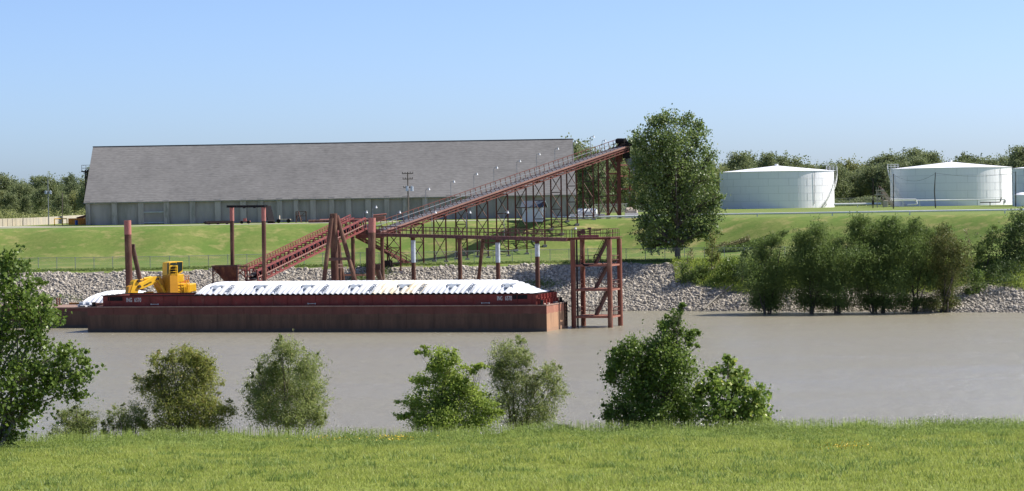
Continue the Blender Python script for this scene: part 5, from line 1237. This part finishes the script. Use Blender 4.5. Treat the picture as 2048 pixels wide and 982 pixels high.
# ================================================================== CHAIN LINK FENCES
def fence(label, pts, h_, post_every, grp=None):
    t = thing('chain_link_fence', pts[0], label, 'fence', grp); posts = MB(); rail = MB(); V = []; Fc = []; S = 0
    d_ = .25; tk = .012
    wire = MB()
    for i in range(len(pts) - 1):
        a, b = Vector(pts[i]), Vector(pts[i + 1]); L_ = (b - a).length; n_ = max(1, round(L_ / post_every)); seg = (b - a) / n_
        for k in range(n_):
            p = a + seg * k; q = p + seg; p.z = terrain(p.x, p.y); q.z = terrain(q.x, q.y)
            posts.tube(p - Zv * .1, p + Zv * (h_ + .08), .05, n=6); rail.tube(p + Zv * h_, q + Zv * h_, .03, n=5)
            L2 = (q - p).length; u = (q - p) / L2; m_ = int(L2 / d_)
            for j in range(-int(h_ / d_), m_):
                x0 = j * d_; 
                for sg in (1, -1):
                    xa, xb = x0, x0 + h_; za, zb = (0, h_) if sg > 0 else (h_, 0)
                    if xa < 0: f = -xa / h_; za = za + (zb - za) * f; xa = 0
                    if xb > L2: f = (L2 - xa) / (xb - xa) if xb > xa else 0; zb = za + (zb - za) * f; xb = L2
                    if xb <= xa: continue
                    A_ = p + u * xa + Zv * za; B2 = p + u * xb + Zv * zb
                    wire.add([A_ - Zv * tk, A_ + Zv * tk, B2 + Zv * tk, B2 - Zv * tk], [(0, 1, 2, 3)])
    posts.build('post', M['galv'], t); rail.build('top_rail', M['galv'], t); wire.build('wire_mesh', M['galv'], t)
L1 = [(x, toe(x) + 19.0, 0) for x in range(-105, 64, 12)]
fence('long chain link fence along the top of the rocky bank', L1, 1.95, 3.4)
fence('chain link fence before the tree line behind the conveyor trestles', [G(1150, 560), G(1215, 575), G(1290, 590)], 2.0, 4)
fence('chain link fence before the trees between the two big tanks', [G(1668, 690), G(1700, 690), G(1790, 690)], 2.2, 5)
# ================================================================== FAR TREES
def far_proto(seed, leafm, h_=15, w_=9, name='far_tree'):
    rr = random.Random(seed); lobes = []
    n_ = rr.randint(17, 22)
    for i in range(n_):
        f = rr.random() ** .8; z = h_ * (.10 + .84 * f); rad = w_ / 2 * (math.sin(min(1, (f * .86 + .14)) * math.pi) ** .6 * .7 + .1)
        q = rr.uniform(0, 6.28); r = rr.uniform(.17, .30) * w_
        lobes.append(((rad * math.cos(q), rad * math.sin(q), z), (r, r, r * rr.uniform(.8, 1.1))))
    lobes.append(((rr.uniform(-1, 1), 0, h_ * .93), (w_ * .16, w_ * .16, h_ * .09)))
    lobes.append(((0, 0, h_ * .6), (w_ * .3, w_ * .3, h_ * .25)))
    t = thing(name, (0, 0, 0), '', 'tree'); tree_parts(t, Vector((0, 0, 0)), lobes, LM[leafm], M['bark'], seed, leaf=.55, dens=2.3, aspect=.75, trunk_r=.22, twig=.34, per=22)
    return t
protos = [far_proto(100 + i, ['far1', 'far2', 'far1', 'far3', 'far1', 'far1', 'far3'][i], [15, 16, 13.5, 14, 17, 15.5, 12.5][i], [9, 8, 10, 8.5, 9.5, 8.5, 9][i]) for i in range(7)]
used = set()
def put(i, loc, rz, sc, label, grp):
    p = protos[i]
    if i not in used: o = p; used.add(i)
    else:
        o = p.copy(); col().objects.link(o)
        for ch in p.children:
            c_ = ch.copy(); col().objects.link(c_); c_.parent = o
    o.location = loc; o.rotation_euler = (0, 0, rz); o.scale = (sc, sc, sc * 1.0); tag(o, label, 'tree', grp); return o
rr = random.Random(11)
def row(px0, px1, D, step, hbase, label, grp, jit=10):
    px = px0
    while px < px1:
        Dd = D + rr.uniform(-jit, jit); g = G(px, Dd); i = rr.randrange(7); sc = hbase * rr.uniform(.82, 1.18) / 15
        put(i, g - Zv * .4, rr.uniform(0, 6.28), sc, label, grp); px += step * rr.uniform(.75, 1.25)
lbL = 'green woodland tree beyond the barrier wall left of the warehouse'; gL = 'trees left of the warehouse'
row(-40, 190, 640, 30, 7.6, lbL, gL); row(-60, 200, 690, 30, 10.2, lbL, gL); row(-60, 190, 735, 30, 11.6, lbL, gL)
lbM = 'woodland tree seen through the red trestle legs right of the warehouse'; gM = 'trees behind the trestle'
row(1120, 1300, 610, 30, 12.5, lbM, gM); row(1120, 1310, 650, 32, 15, lbM, gM); row(1150, 1300, 690, 40, 17, lbM, gM)
lbR = 'woodland tree in the long tree line behind the white tanks'; gR = 'tree line behind the tanks'
row(1290, 2100, 715, 32, 10.6, lbR, gR); row(1290, 2100, 750, 30, 12.6, lbR, gR); row(1300, 2110, 790, 27, 14.2, lbR, gR)
put(4, G(1478, 735), 1.2, .96, 'broad round crowned tree rising above the tree line just right of the cottonwood', gR)
put(1, G(1180, 560) - Zv * .3, .4, .9, 'dark tree just right of the warehouse gable behind the conveyor', gM)
put(1, G(186, 530), 2, .74, 'small dark tree hard against the left gable of the warehouse', gL)
for px in (2036, 2070): put(4, G(px, 730), px, .98, lbR, gR)
# undergrowth at the foot of the tree line
def undergrowth(name, px0, px1, D, depth, hh, leafm, label, n=4000, leaf=.5, seed=5, aspect=.6, z=None):
    rg = np.random.default_rng(seed); a = G(px0, D); b = G(px1, D); x = rg.uniform(a.x, b.x, n); y = D + rg.uniform(-depth / 2, depth / 2, n)
    hm = hh * (.45 + .55 * np.abs(np.sin(x * .7 + np.sin(x * .23) * 3)) * np.abs(np.cos(x * .31 + 1)))
    zz = np.array([terrain(xx, yy) for xx, yy in zip(x, y)]) + rg.random(n) ** 1.3 * hm
    V, Fc = leaves(np.stack([x, y, zz], 1), rg, leaf, aspect, -.2); o = np_mesh(name, V, Fc, LM[leafm], None, rg.random(n)); return tag(o, label, 'undergrowth', kind='stuff')
undergrowth('undergrowth', -60, 200, 622, 16, 3.2, 'far3', 'weedy undergrowth at the foot of the left trees', 5000)
undergrowth('undergrowth', 1130, 1300, 596, 10, 2.0, 'far1', 'weedy undergrowth behind the trestle', 3500, seed=6)
undergrowth('undergrowth', 1640, 1800, 698, 10, 3.0, 'far1', 'undergrowth below the trees between the tanks', 3500, seed=7)
undergrowth('gully_brush', 1420, 1562, 409, 2.4, 1.0, 'bank', 'low brush growing along the gully on the green slope', 5200, .28, 8)
undergrowth('gully_brush', 1430, 1500, 411.5, 1.4, .7, 'scrub', 'dry brown brush in the gully on the green slope', 1200, .26, 9)
LM['willowy2'] = leafmat('olive_willow_leaf', (.085, .110, .028), (.155, .17, .045), .35, c3=(.25, .20, .07))
LM['scrub2'] = leafmat('pale_scrub_leaf', (.10, .13, .045), (.17, .20, .07), .35)
# ================================================================== MIDDLE DISTANCE TREES
lob = [(1334,238,30,18),(1306,245,22,20),(1372,238,22,16),(1396,255,16,18),(1272,280,12,22),(1300,280,30,25),(1348,280,45,30),(1393,280,25,25),(1282,314,22,25),(1331,321,45,35),(1386,318,40,30),(1418,318,14,16),(1275,356,16,28),(1306,366,40,35),(1358,366,45,35),(1410,356,28,28),(1430,394,14,22),(1275,401,18,20),(1324,404,42,30),(1383,408,45,32),(1417,415,24,22),(1296,456,26,25),(1341,449,38,28),(1386,456,32,25),(1420,461,18,13),(1284,477,12,11),(1310,491,22,16),(1341,477,20,20),(1372,473,20,15),(1440,466,7,7),(1345,345,30,40),(1360,430,30,35),(1330,300,30,40),(1408,468,28,16),(1300,476,24,16),(1352,486,24,14),(1430,440,14,16),(1288,440,18,20)]
lob = [(x, y, rx * 1.1, ry * 1.05) for x, y, rx, ry in lob]
ptree('cottonwood', 'big tall cottonwood on the bank between conveyor and first white tank', 'tree', lob, 398, 1357, 'poplar', seed=3, leaf=.36, dens=3.42, aspect=.8, trunk_r=.42, twig=.20, per=20, gz=6.6)
WL = [
 ('W1', 1534, [(1568,464,7,7),(1548,483,18,14),(1521,502,16,15),(1533,525,33,25),(1509,557,20,30),(1546,557,40,38),(1533,591,33,26)], 'leftmost bank willow, standing in the water edge with a pointed side shoot'),
 ('W2', 1625, [(1636,462,17,20),(1602,476,15,16),(1619,495,32,23),(1607,523,33,30),(1643,525,28,33),(1618,562,46,36),(1651,560,30,30)], 'tall narrow topped bank willow second from the left of the clump'),
 ('W3', 1673, [(1669,492,20,20),(1666,527,28,33),(1674,568,32,32)], 'lower bank willow squeezed between two taller ones left of the clump centre'),
 ('W4', 1748, [(1719,442,18,13),(1717,463,22,20),(1727,488,26,23),(1719,521,30,32),(1727,558,36,32)], 'tall bank willow with flat top at the centre of the clump'),
 ('W5', 1765, [(1783,443,15,12),(1767,460,27,18),(1793,463,18,18),(1762,494,28,26),(1788,500,26,26),(1772,532,42,32),(1786,566,36,28)], 'tallest and broadest bank willow right of the clump centre'),
 ('W6', 1828, [(1828,450,12,13),(1825,468,20,18),(1849,473,22,18),(1830,498,28,26),(1841,532,33,33),(1815,560,20,22),(1858,560,16,16)], 'bank willow on two clear dark trunks right of the tallest one'),
 ('W7', 1886, [(1886,465,15,13),(1886,488,26,20),(1913,495,18,18),(1878,519,26,28),(1916,524,20,23),(1894,559,28,30),(1892,590,12,20)], 'yellowish rightmost willow of the bank clump'),
]
WL = [(a, b, [(x, y, rx * 1.15, ry * 1.15) for x, y, rx, ry in L] + [(b - 16, 603, 22, 14), (b + 14, 606, 20, 13)], t) for a, b, L, t in WL]
for i, (n_, bp_, lb, lab) in enumerate(WL):
    ptree('willow_tree', lab, 'tree', lb, 365 - (bp_ - 1534) * .012 - 1, bp_, 'willowy2' if i == 6 else 'bank', seed=20 + i, leaf=.34, dens=4.75, aspect=.32, droop=.7, trunk_r=.20, stems=4, twig=.26, gz=-.3, group='willows standing along the far water edge', depth=1.1)
LBs = [
 ('bank_shrub', 'dark rounded kudzu covered tree at the right edge of the photo', [(2040,440,20,30),(2026,466,25,25),(2016,493,33,28),(2037,519,35,35),(2070,470,40,50)], 372, 2040, 'bankd', 7.0),
 ('bank_shrub', 'pointed shrub left of the dark tree at the right edge', [(1992,455,8,13),(1979,479,22,22),(1958,506,22,20),(1971,532,33,28)], 371, 1975, 'bank', 5.5),
 ('bank_shrub', 'low green thicket above the rocks at the right edge', [(2005,540,33,25),(2011,571,33,26),(2040,566,30,30),(1985,582,16,16),(2060,590,30,16)], 366, 2010, 'bankd', 3.5),
 ('bank_shrub', 'small shrub just right of the yellowish willow', [(1952,559,18,23),(1960,580,22,16),(1940,582,12,14)], 364, 1955, 'bank', 3.0),
 ('bank_shrub', 'dry brown twiggy bush behind the yellowish willow', [(1940,478,16,18),(1932,502,14,14),(1950,520,14,14)], 372, 1942, 'scrub', 5.5),
 ('bank_shrub', 'thin pale twiggy shrub right of the cottonwood trunk', [(1374,505,14,14),(1382,525,18,20),(1372,545,14,16)], 392, 1380, 'scrub', 5.0),
 ('bank_shrub', 'dark green bush on the bank below the twiggy shrub', [(1367,545,12,16),(1392,553,26,18),(1405,540,14,14),(1375,568,14,12)], 386, 1388, 'bank', 3.0),
 ('bank_shrub', 'upright yellow green sapling before the fence right of the cottonwood', [(1426,480,9,20),(1421,505,14,18),(1432,520,12,16),(1424,540,14,16)], 388, 1425, 'willowy', 4.0),
 ('bank_shrub', 'leafy green bush right of the yellow green sapling', [(1450,540,26,20),(1442,562,24,20),(1466,530,16,16),(1452,575,20,14)], 385, 1450, 'sweet', 3.0),
 ('bank_shrub', 'dark dense bush beside the leftmost bank willow', [(1484,528,13,22),(1476,550,18,20),(1492,505,12,14),(1500,548,16,20)], 382, 1486, 'bankd', 3.2),
 ('bank_shrub', 'pale green feathery bush touching the leftmost bank willow', [(1508,512,14,16),(1516,540,16,22),(1500,575,14,16)], 377, 1510, 'scrub2', 3.0),
]

for i, (nm, lab, lb, D, bp_, lm_, gz) in enumerate(LBs):
    ptree(nm, lab, 'shrub', lb, D, bp_, lm_, seed=50 + i, leaf=.30, dens=3.04 if 'scrub' not in lm_ else .6, aspect=.5, droop=.1, trunk_r=.10, stems=3, twig=.24, gz=G(bp_, D).z - .1, group='shrubs on the far bank')
m = MB(); a = P(1406, 582, 376); b = P(1466, 571, 382); a.z = terrain(a.x, a.y) + .3; b.z = terrain(b.x, b.y) + .5; m.path([a, a.lerp(b, .5) + Zv * .15, b], [.16, .13, .07], 7); m.tube(a.lerp(b, .6), a.lerp(b, .75) + Zv * .8, .05)
single(m, 'fallen_log', M['palebark'], a, 'grey fallen log lying on the weedy bank right of the rocks', 'log')
def scatter_stuff(name, pts_fn, n, leafm, leaf, hh, label, seed, aspect=.4, up=1.0):
    rg = np.random.default_rng(seed); x, y = pts_fn(rg, n); keep = np.ones(len(x), bool); z = np.array([terrain(a_, b_) for a_, b_ in zip(x, y)])
    z = z + rg.random(len(x)) ** 1.5 * hh; V, Fc = leaves(np.stack([x, y, z], 1), rg, leaf, aspect, -up)
    return tag(np_mesh(name, V, Fc, leafm, None, rg.random(len(Fc))), label, 'weeds', kind='stuff')
def bankw(rg, n):
    x = rg.uniform(25, 82, n); s = rg.uniform(5.5, 17.5, n); k = (s > 7.5 + 2 * np.sin(x * .3) + rg.normal(size=n) * .7) ; x = x[k]; s = s[k]; return x, toen(x) + s
scatter_stuff('bank_weeds', bankw, 60000, LM['bright'], .30, .7, 'bright green weeds covering the bank between the shrubs', 61)
def leftw(rg, n):
    x = rg.uniform(-82, -36, n); s = rg.uniform(0, 8, n); k = (np.sin(x * .9) * np.sin(s * 1.1 + x * .2) > -.15) & (rg.random(n) < .9); x = x[k]; s = s[k]; return x, toen(x) + s
scatter_stuff('bank_weeds', leftw, 9000, LM['bank'], .25, .4, 'thin weeds among the rocks behind the deck barge', 62)
def fl(rg, n):
    x = rg.uniform(-90, 34, n); return x, toen(x) + 17.6 + rg.normal(size=n) * .35
scatter_stuff('fence_weeds', fl, 16000, LM['bank'], .25, .35, 'low weeds along the top edge of the rocks', 63)
def bt(rg, n):
    c = rg.integers(0, 3, n); cx = np.array([-23.5, 4.5, -21])[c]; cy = np.array([12., 9., 14.5])[c]; x = cx + rg.normal(size=n) * np.array([1.6, 1.6, 1.2])[c]; return x, toen(x) + cy + rg.normal(size=n) * .8
scatter_stuff('rock_weeds', bt, 2600, LM['bank'], .3, .6, 'green tufts growing between rocks beside the mooring piles', 64)
# ================================================================== FOREGROUND TREES
FD = 124.5
def fg(name, label, L, base, lm_, D=FD, seed=1, cat='tree', **kw):
    d = dict(leaf=.13, dens=3.80, aspect=.4, trunk_r=.07, stems=4, twig=.22, gz=G(base, min(D, 122)).z - .25 - max(0, D - 121) * .42); d.update(kw)
    sp = d.pop('spray', None)
    if sp:
        r_ = random.Random(seed + 500); L = list(L); base_L = list(L)
        for _ in range(sp[0]):
            x, y, rx, ry = r_.choice(base_L); q = r_.uniform(-.3, 3.44); ex, ey = math.cos(q), -math.sin(q)
            L.append((x + ex * rx * 1.12, y + ey * ry * 1.12, sp[1] * r_.uniform(.6, 1.3), sp[2] * r_.uniform(.6, 1.3)))
    d['dens'] *= 1.25; L = [(x, y, rx * 1.08, ry * 1.08) for x, y, rx, ry in L]
    return ptree(name, label, cat, L, D, base, lm_, seed=seed, **d)
T3 = [(577,700,24,26),(547,735,26,28),(610,735,28,33),(520,782,27,33),(570,780,48,45),(622,792,30,43),(530,822,32,33),(590,832,48,28),(635,832,16,22)]
fg('willow_bush', 'rounded feathery willow standing alone in front of the middle of the barge', T3, 575, 'willowf', seed=71, spray=(22, 4, 8), leaf=.17, aspect=.22, droop=.8, dens=3.18, stems=6, trunk_r=.06, group=None)
T2 = [(312,722,12,20),(344,722,16,16),(372,712,26,20),(392,720,20,18),(405,730,22,22),(290,768,22,20),(318,755,20,22),(328,790,36,36),(378,762,45,38),(413,757,20,28),(442,768,14,4),(365,812,52,34),(418,820,40,32),(452,818,20,14),(339,850,50,17),(405,852,45,16)]
fg('willow_bush', 'ragged olive willow with several pointed tops left of the rounded willow', T2, 360, 'willowo', seed=72, spray=(30, 5, 7), leaf=.16, aspect=.28, droop=.35, dens=2.91, stems=6, twig=.26)
fg('willow_bush', 'thin low willow clump leaning at the left foot of the ragged olive willow', [(273,828,24,24),(240,836,20,24),(214,860,9,18),(262,855,30,14),(290,850,18,16)], 262, 'willowf', seed=73, spray=(14, 4, 6), leaf=.15, aspect=.25, droop=.3, dens=2.16, stems=5, D=125)
fg('willow_bush', 'low bushy willow beside the big tree at the left edge', [(152,845,30,28),(128,835,16,16),(180,852,18,24),(140,866,34,18)], 155, 'willowf', seed=74, spray=(10, 4, 6), leaf=.16, aspect=.25, dens=2.80, stems=4, D=123.5)
T4 = [(879,722,14,28),(850,703,11,8),(906,718,12,16),(842,762,20,14),(893,756,34,22),(945,740,13,9),(958,733,8,6),(930,780,32,22),(832,806,24,15),(893,806,48,32),(960,810,27,20),(808,834,14,6),(842,840,24,18),(892,843,42,22),(957,843,36,18),(868,735,14,10),(925,762,14,8),(985,826,12,6)]
fg('elm_sapling', 'bright yellow green layered sapling with horizontal twigs right of centre left', T4, 892, 'bright', seed=75, spray=(46, 11, 3.0), leaf=.13, aspect=.5, droop=.25, dens=5.2, stems=3, twig=.28, D=122.5)
bpy.data.objects['elm_sapling']['label'] = 'bright yellow green sapling with layered horizontal twigs, before the right part of the barge'
T5 = [(1014,708,34,26),(1039,684,10,12),(992,735,17,27),(1047,718,19,22),(1022,755,36,27),(1096,746,24,21),(1113,780,20,21),(1063,780,31,22),(1014,804,36,30),(1082,820,40,24),(1047,842,56,16)]
fg('willow_bush', 'grey green two topped willow right behind the bright sapling', T5, 1040, 'willowf', seed=76, spray=(24, 4, 7), leaf=.15, aspect=.25, droop=.4, dens=2.67, stems=5, D=125.5)
T6 = [(1351,648,14,24),(1363,622,4,12),(1327,653,11,15),(1375,668,18,11),(1267,697,26,20),(1334,694,38,30),(1236,726,20,25),(1293,735,46,38),(1352,735,33,33),(1219,756,13,17),(1273,778,42,33),(1340,787,46,36),(1215,832,13,20),(1250,824,27,31),(1305,836,46,30),(1365,823,32,30),(1386,690,8,6)]
fg('broadleaf_tree', 'dense dark green tree with thin upright top shoots, tallest of the near shore', T6, 1300, 'sweet', seed=77, spray=(24, 5, 6), leaf=.145, aspect=.7, dens=5.6, stems=4, twig=.30, D=123, trunk_r=.09)
T7 = [(1457,737,15,18),(1426,746,15,17),(1473,750,17,17),(1402,780,12,18),(1432,780,31,26),(1473,785,27,26),(1514,789,18,21),(1436,828,40,26),(1489,821,36,26),(1520,815,16,26),(1500,840,34,16),(1395,800,14,20)]
fg('sycamore_sapling', 'light green large leaved sapling at the right foot of the dense dark tree', T7, 1450, 'syc', seed=78, spray=(14, 5, 8), leaf=.21, aspect=.8, dens=4.6, stems=4, twig=.38, D=122.5)
TL = [(18,515,26,22),(30,545,32,26),(0,560,40,40),(62,570,22,14),(80,562,12,8),(40,600,50,34),(92,600,20,16),(60,640,50,34),(105,632,16,26),(0,660,60,50),(85,680,40,30),(130,705,32,22),(120,738,48,28),(165,740,24,36),(172,715,14,18),(100,775,50,28),(150,780,26,22),(40,740,50,50),(-20,760,60,70),(10,830,50,45),(60,812,38,30),(25,870,36,24),(-60,650,60,90),(-70,800,60,90),(70,735,30,30)]
ptree('sycamore_tree', 'large dark broadleaved tree filling the left edge of the photo', 'tree', [(x, y, rx * .98, ry * .98) for x, y, rx, ry in TL], 117, -10, 'sweet', 'palebark', seed=79, leaf=.19, dens=4.2, aspect=.85, trunk_r=.16, stems=4, twig=.30, gz=G(0, 117).z - .1)
# ================================================================== FOREGROUND GRASS
def blades(name, x, y, h, w, label, mt, seed, lean=.35, kind='stuff', head=None):
    rg = np.random.default_rng(seed); n = len(x); z = terr_np(x, y)
    a = rg.uniform(0, 6.28, n); dx, dy = np.cos(a) * w / 2, np.sin(a) * w / 2; lx, ly = rg.normal(size=n) * lean * h, rg.normal(size=n) * lean * h
    V = np.stack([np.stack([x - dx, y - dy, z - .02], 1), np.stack([x + dx, y + dy, z - .02], 1), np.stack([x + lx + dx * .25, y + ly + dy * .25, z + h], 1), np.stack([x + lx - dx * .25, y + ly - dy * .25, z + h], 1)], 1).reshape(-1, 3)
    Fc = np.arange(4 * n).reshape(n, 4); o = np_mesh(name, V, Fc, mt, None, rg.random(n)); return tag(o, label, 'grass', kind=kind)
def terr_np(x, y):
    z = np.where(y < 80, 15.8 - 7.65 * smn(y / 80.0), 8.15 - (y - 80) / 40.0 * 2.15); e = 121 + 0.8 * np.sin(x * 0.21) + .5 * np.sin(x * .5)
    z = np.where(y > e, 8.15 - (e - 80) / 40.0 * 2.15 - (y - e) * .42, z); return z + 0.10 * np.sin(x * 0.35 + y * 0.11) * np.sin(y * 0.23 + x * .05)
GM = leafmat('lawn_blade', (.29, .345, .070), (.42, .46, .115), .45, .6, c3=(.28, .27, .10))
WM = leafmat('tall_weed_blade', (.27, .36, .085), (.42, .49, .15), .5, .6, c3=(.24, .26, .09))
WD = leafmat('dark_weed_leaf', (.17, .24, .055), (.27, .34, .09), .4, .6)
rg = np.random.default_rng(9)
N = 470000; y = 74 + (rg.random(N) ** .8) * 46; x = rg.uniform(-1, 1, N) * (y * .205 + 5)
cl = np.sin(x * 1.9 + np.sin(y * .8) * 2) * np.sin(y * 1.3 + x * .6) + .6 * np.sin(x * .5 + 1) * np.sin(y * .33)
h = rg.uniform(.04, .13, N) * (1 + .55 * np.clip(cl, -.6, 1)); blades('lawn_grass', x, y, h, .032, 'mown bright green grass of the near bank', GM, 1, .5)
# clumpy taller tufts in the lawn
K = 700; cx = rg.uniform(-27, 27, K); cy = 80 + rg.random(K) * 38; n_ = 34; x = (cx[:, None] + rg.normal(size=(K, n_)) * .22).ravel(); y = (cy[:, None] + rg.normal(size=(K, n_)) * .22).ravel()
blades('lawn_tufts', x, y, rg.uniform(.10, .26, len(x)), .05, 'slightly taller grass tufts scattered over the near lawn', WD, 2, .5)
# tall weeds at the crest
N = 120000; x = rg.uniform(-30, 30, N); e = 121 + 0.8 * np.sin(x * 0.21) + .5 * np.sin(x * .5); y = e - rg.random(N) ** 1.5 * 9.5 + .9
clump = .72 + .26 * np.sin(x * .9 + np.sin(x * .37) * 2) + .18 * np.sin(x * 2.3 + 1) + .14 * np.sin(x * .2 + y * .7)
clump = clump * (.8 + .35 * np.sin(x * 5.1 + y) * np.sin(x * 3.3)); f = np.clip(1 - (e - y) / 10.5, .15, 1); h = rg.uniform(.35, 1.0, N) * .50 * clump * f
blades('tall_weeds', x, y, np.maximum(h, .08), .055, 'tall feathery weeds along the crest of the near bank', WM, 3, .16)
# seed spikes poking above
N = 7000; x = rg.uniform(-30, 30, N); e = 121 + 0.8 * np.sin(x * 0.21) + .5 * np.sin(x * .5); y = e - rg.random(N) * 2.5 + .8
blades('weed_spikes', x, y, rg.uniform(.25, .75, N), .032, 'single tall weed spikes above the crest', WM, 4, .08)
# leafy weed clumps
K = 260; cx = rg.uniform(-28, 28, K); cx = np.concatenate([cx, rg.normal(size=40) * 1.2 + 21.5, rg.normal(size=30) * 1.0 - 7.5, rg.normal(size=30) * 1.4 + 12]); K = len(cx); cy = 119.3 - rg.random(K) ** 2 * 8; n_ = 110
x = (cx[:, None] + rg.normal(size=(K, n_)) * .34).ravel(); y = (cy[:, None] + rg.normal(size=(K, n_)) * .3).ravel(); zz = terr_np(x, y) + rg.random(len(x)) ** .9 * np.repeat(rg.uniform(.25, .75, K), n_)
V, Fc = leaves(np.stack([x, y, zz], 1), rg, .09, .35, -.5); tag(np_mesh('weed_clumps', V, Fc, WD, None, rg.random(len(Fc))), 'leafy dark weed clumps near the crest', 'weeds', kind='stuff')
K = 330; cx = rg.uniform(-29, 29, K); cx = cx + 1.2 * np.sin(cx * 1.3); e_ = 121 + 0.8 * np.sin(cx * 0.21) + .5 * np.sin(cx * .5); cy = e_ - rg.random(K) * 1.8 + .7; n_ = 150; hh = np.repeat(rg.uniform(.2, .8, K) * (.60 + .45 * np.sin(cx * .8 + 2 * np.sin(cx * .31))), n_)
x = (cx[:, None] + rg.normal(size=(K, n_)) * .26).ravel(); y = (cy[:, None] + rg.normal(size=(K, n_)) * .3).ravel(); zz = terr_np(x, y) + rg.random(len(x)) ** .8 * np.maximum(hh, .12)
V, Fc = leaves(np.stack([x, y, zz], 1), rg, .10, .28, -1.2); tag(np_mesh('crest_weeds', V, Fc, WM, None, rg.random(len(Fc))), 'pale feathery weed mounds forming the ragged crest of the near bank', 'weeds', kind='stuff')
# yellow flowers
N = 380; c = rg.integers(0, 3, N); cx = np.array([-8.2, -5.6, 13.])[c]; x = cx + rg.normal(size=N) * np.array([.9, .5, .5])[c]; y = np.array([115.5, 116.5, 100.])[c] + rg.normal(size=N) * .7
FM = mat('yellow_petal', (.75, .48, .02), None, .6); V, Fc = leaves(np.stack([x, y, terr_np(x, y) + rg.uniform(.2, .42, N)], 1), rg, .06, .9, 0)
tag(np_mesh('wild_flowers', V, Fc, FM, None, rg.random(N)), 'small yellow wild flowers in the near grass', 'flowers', kind='stuff')
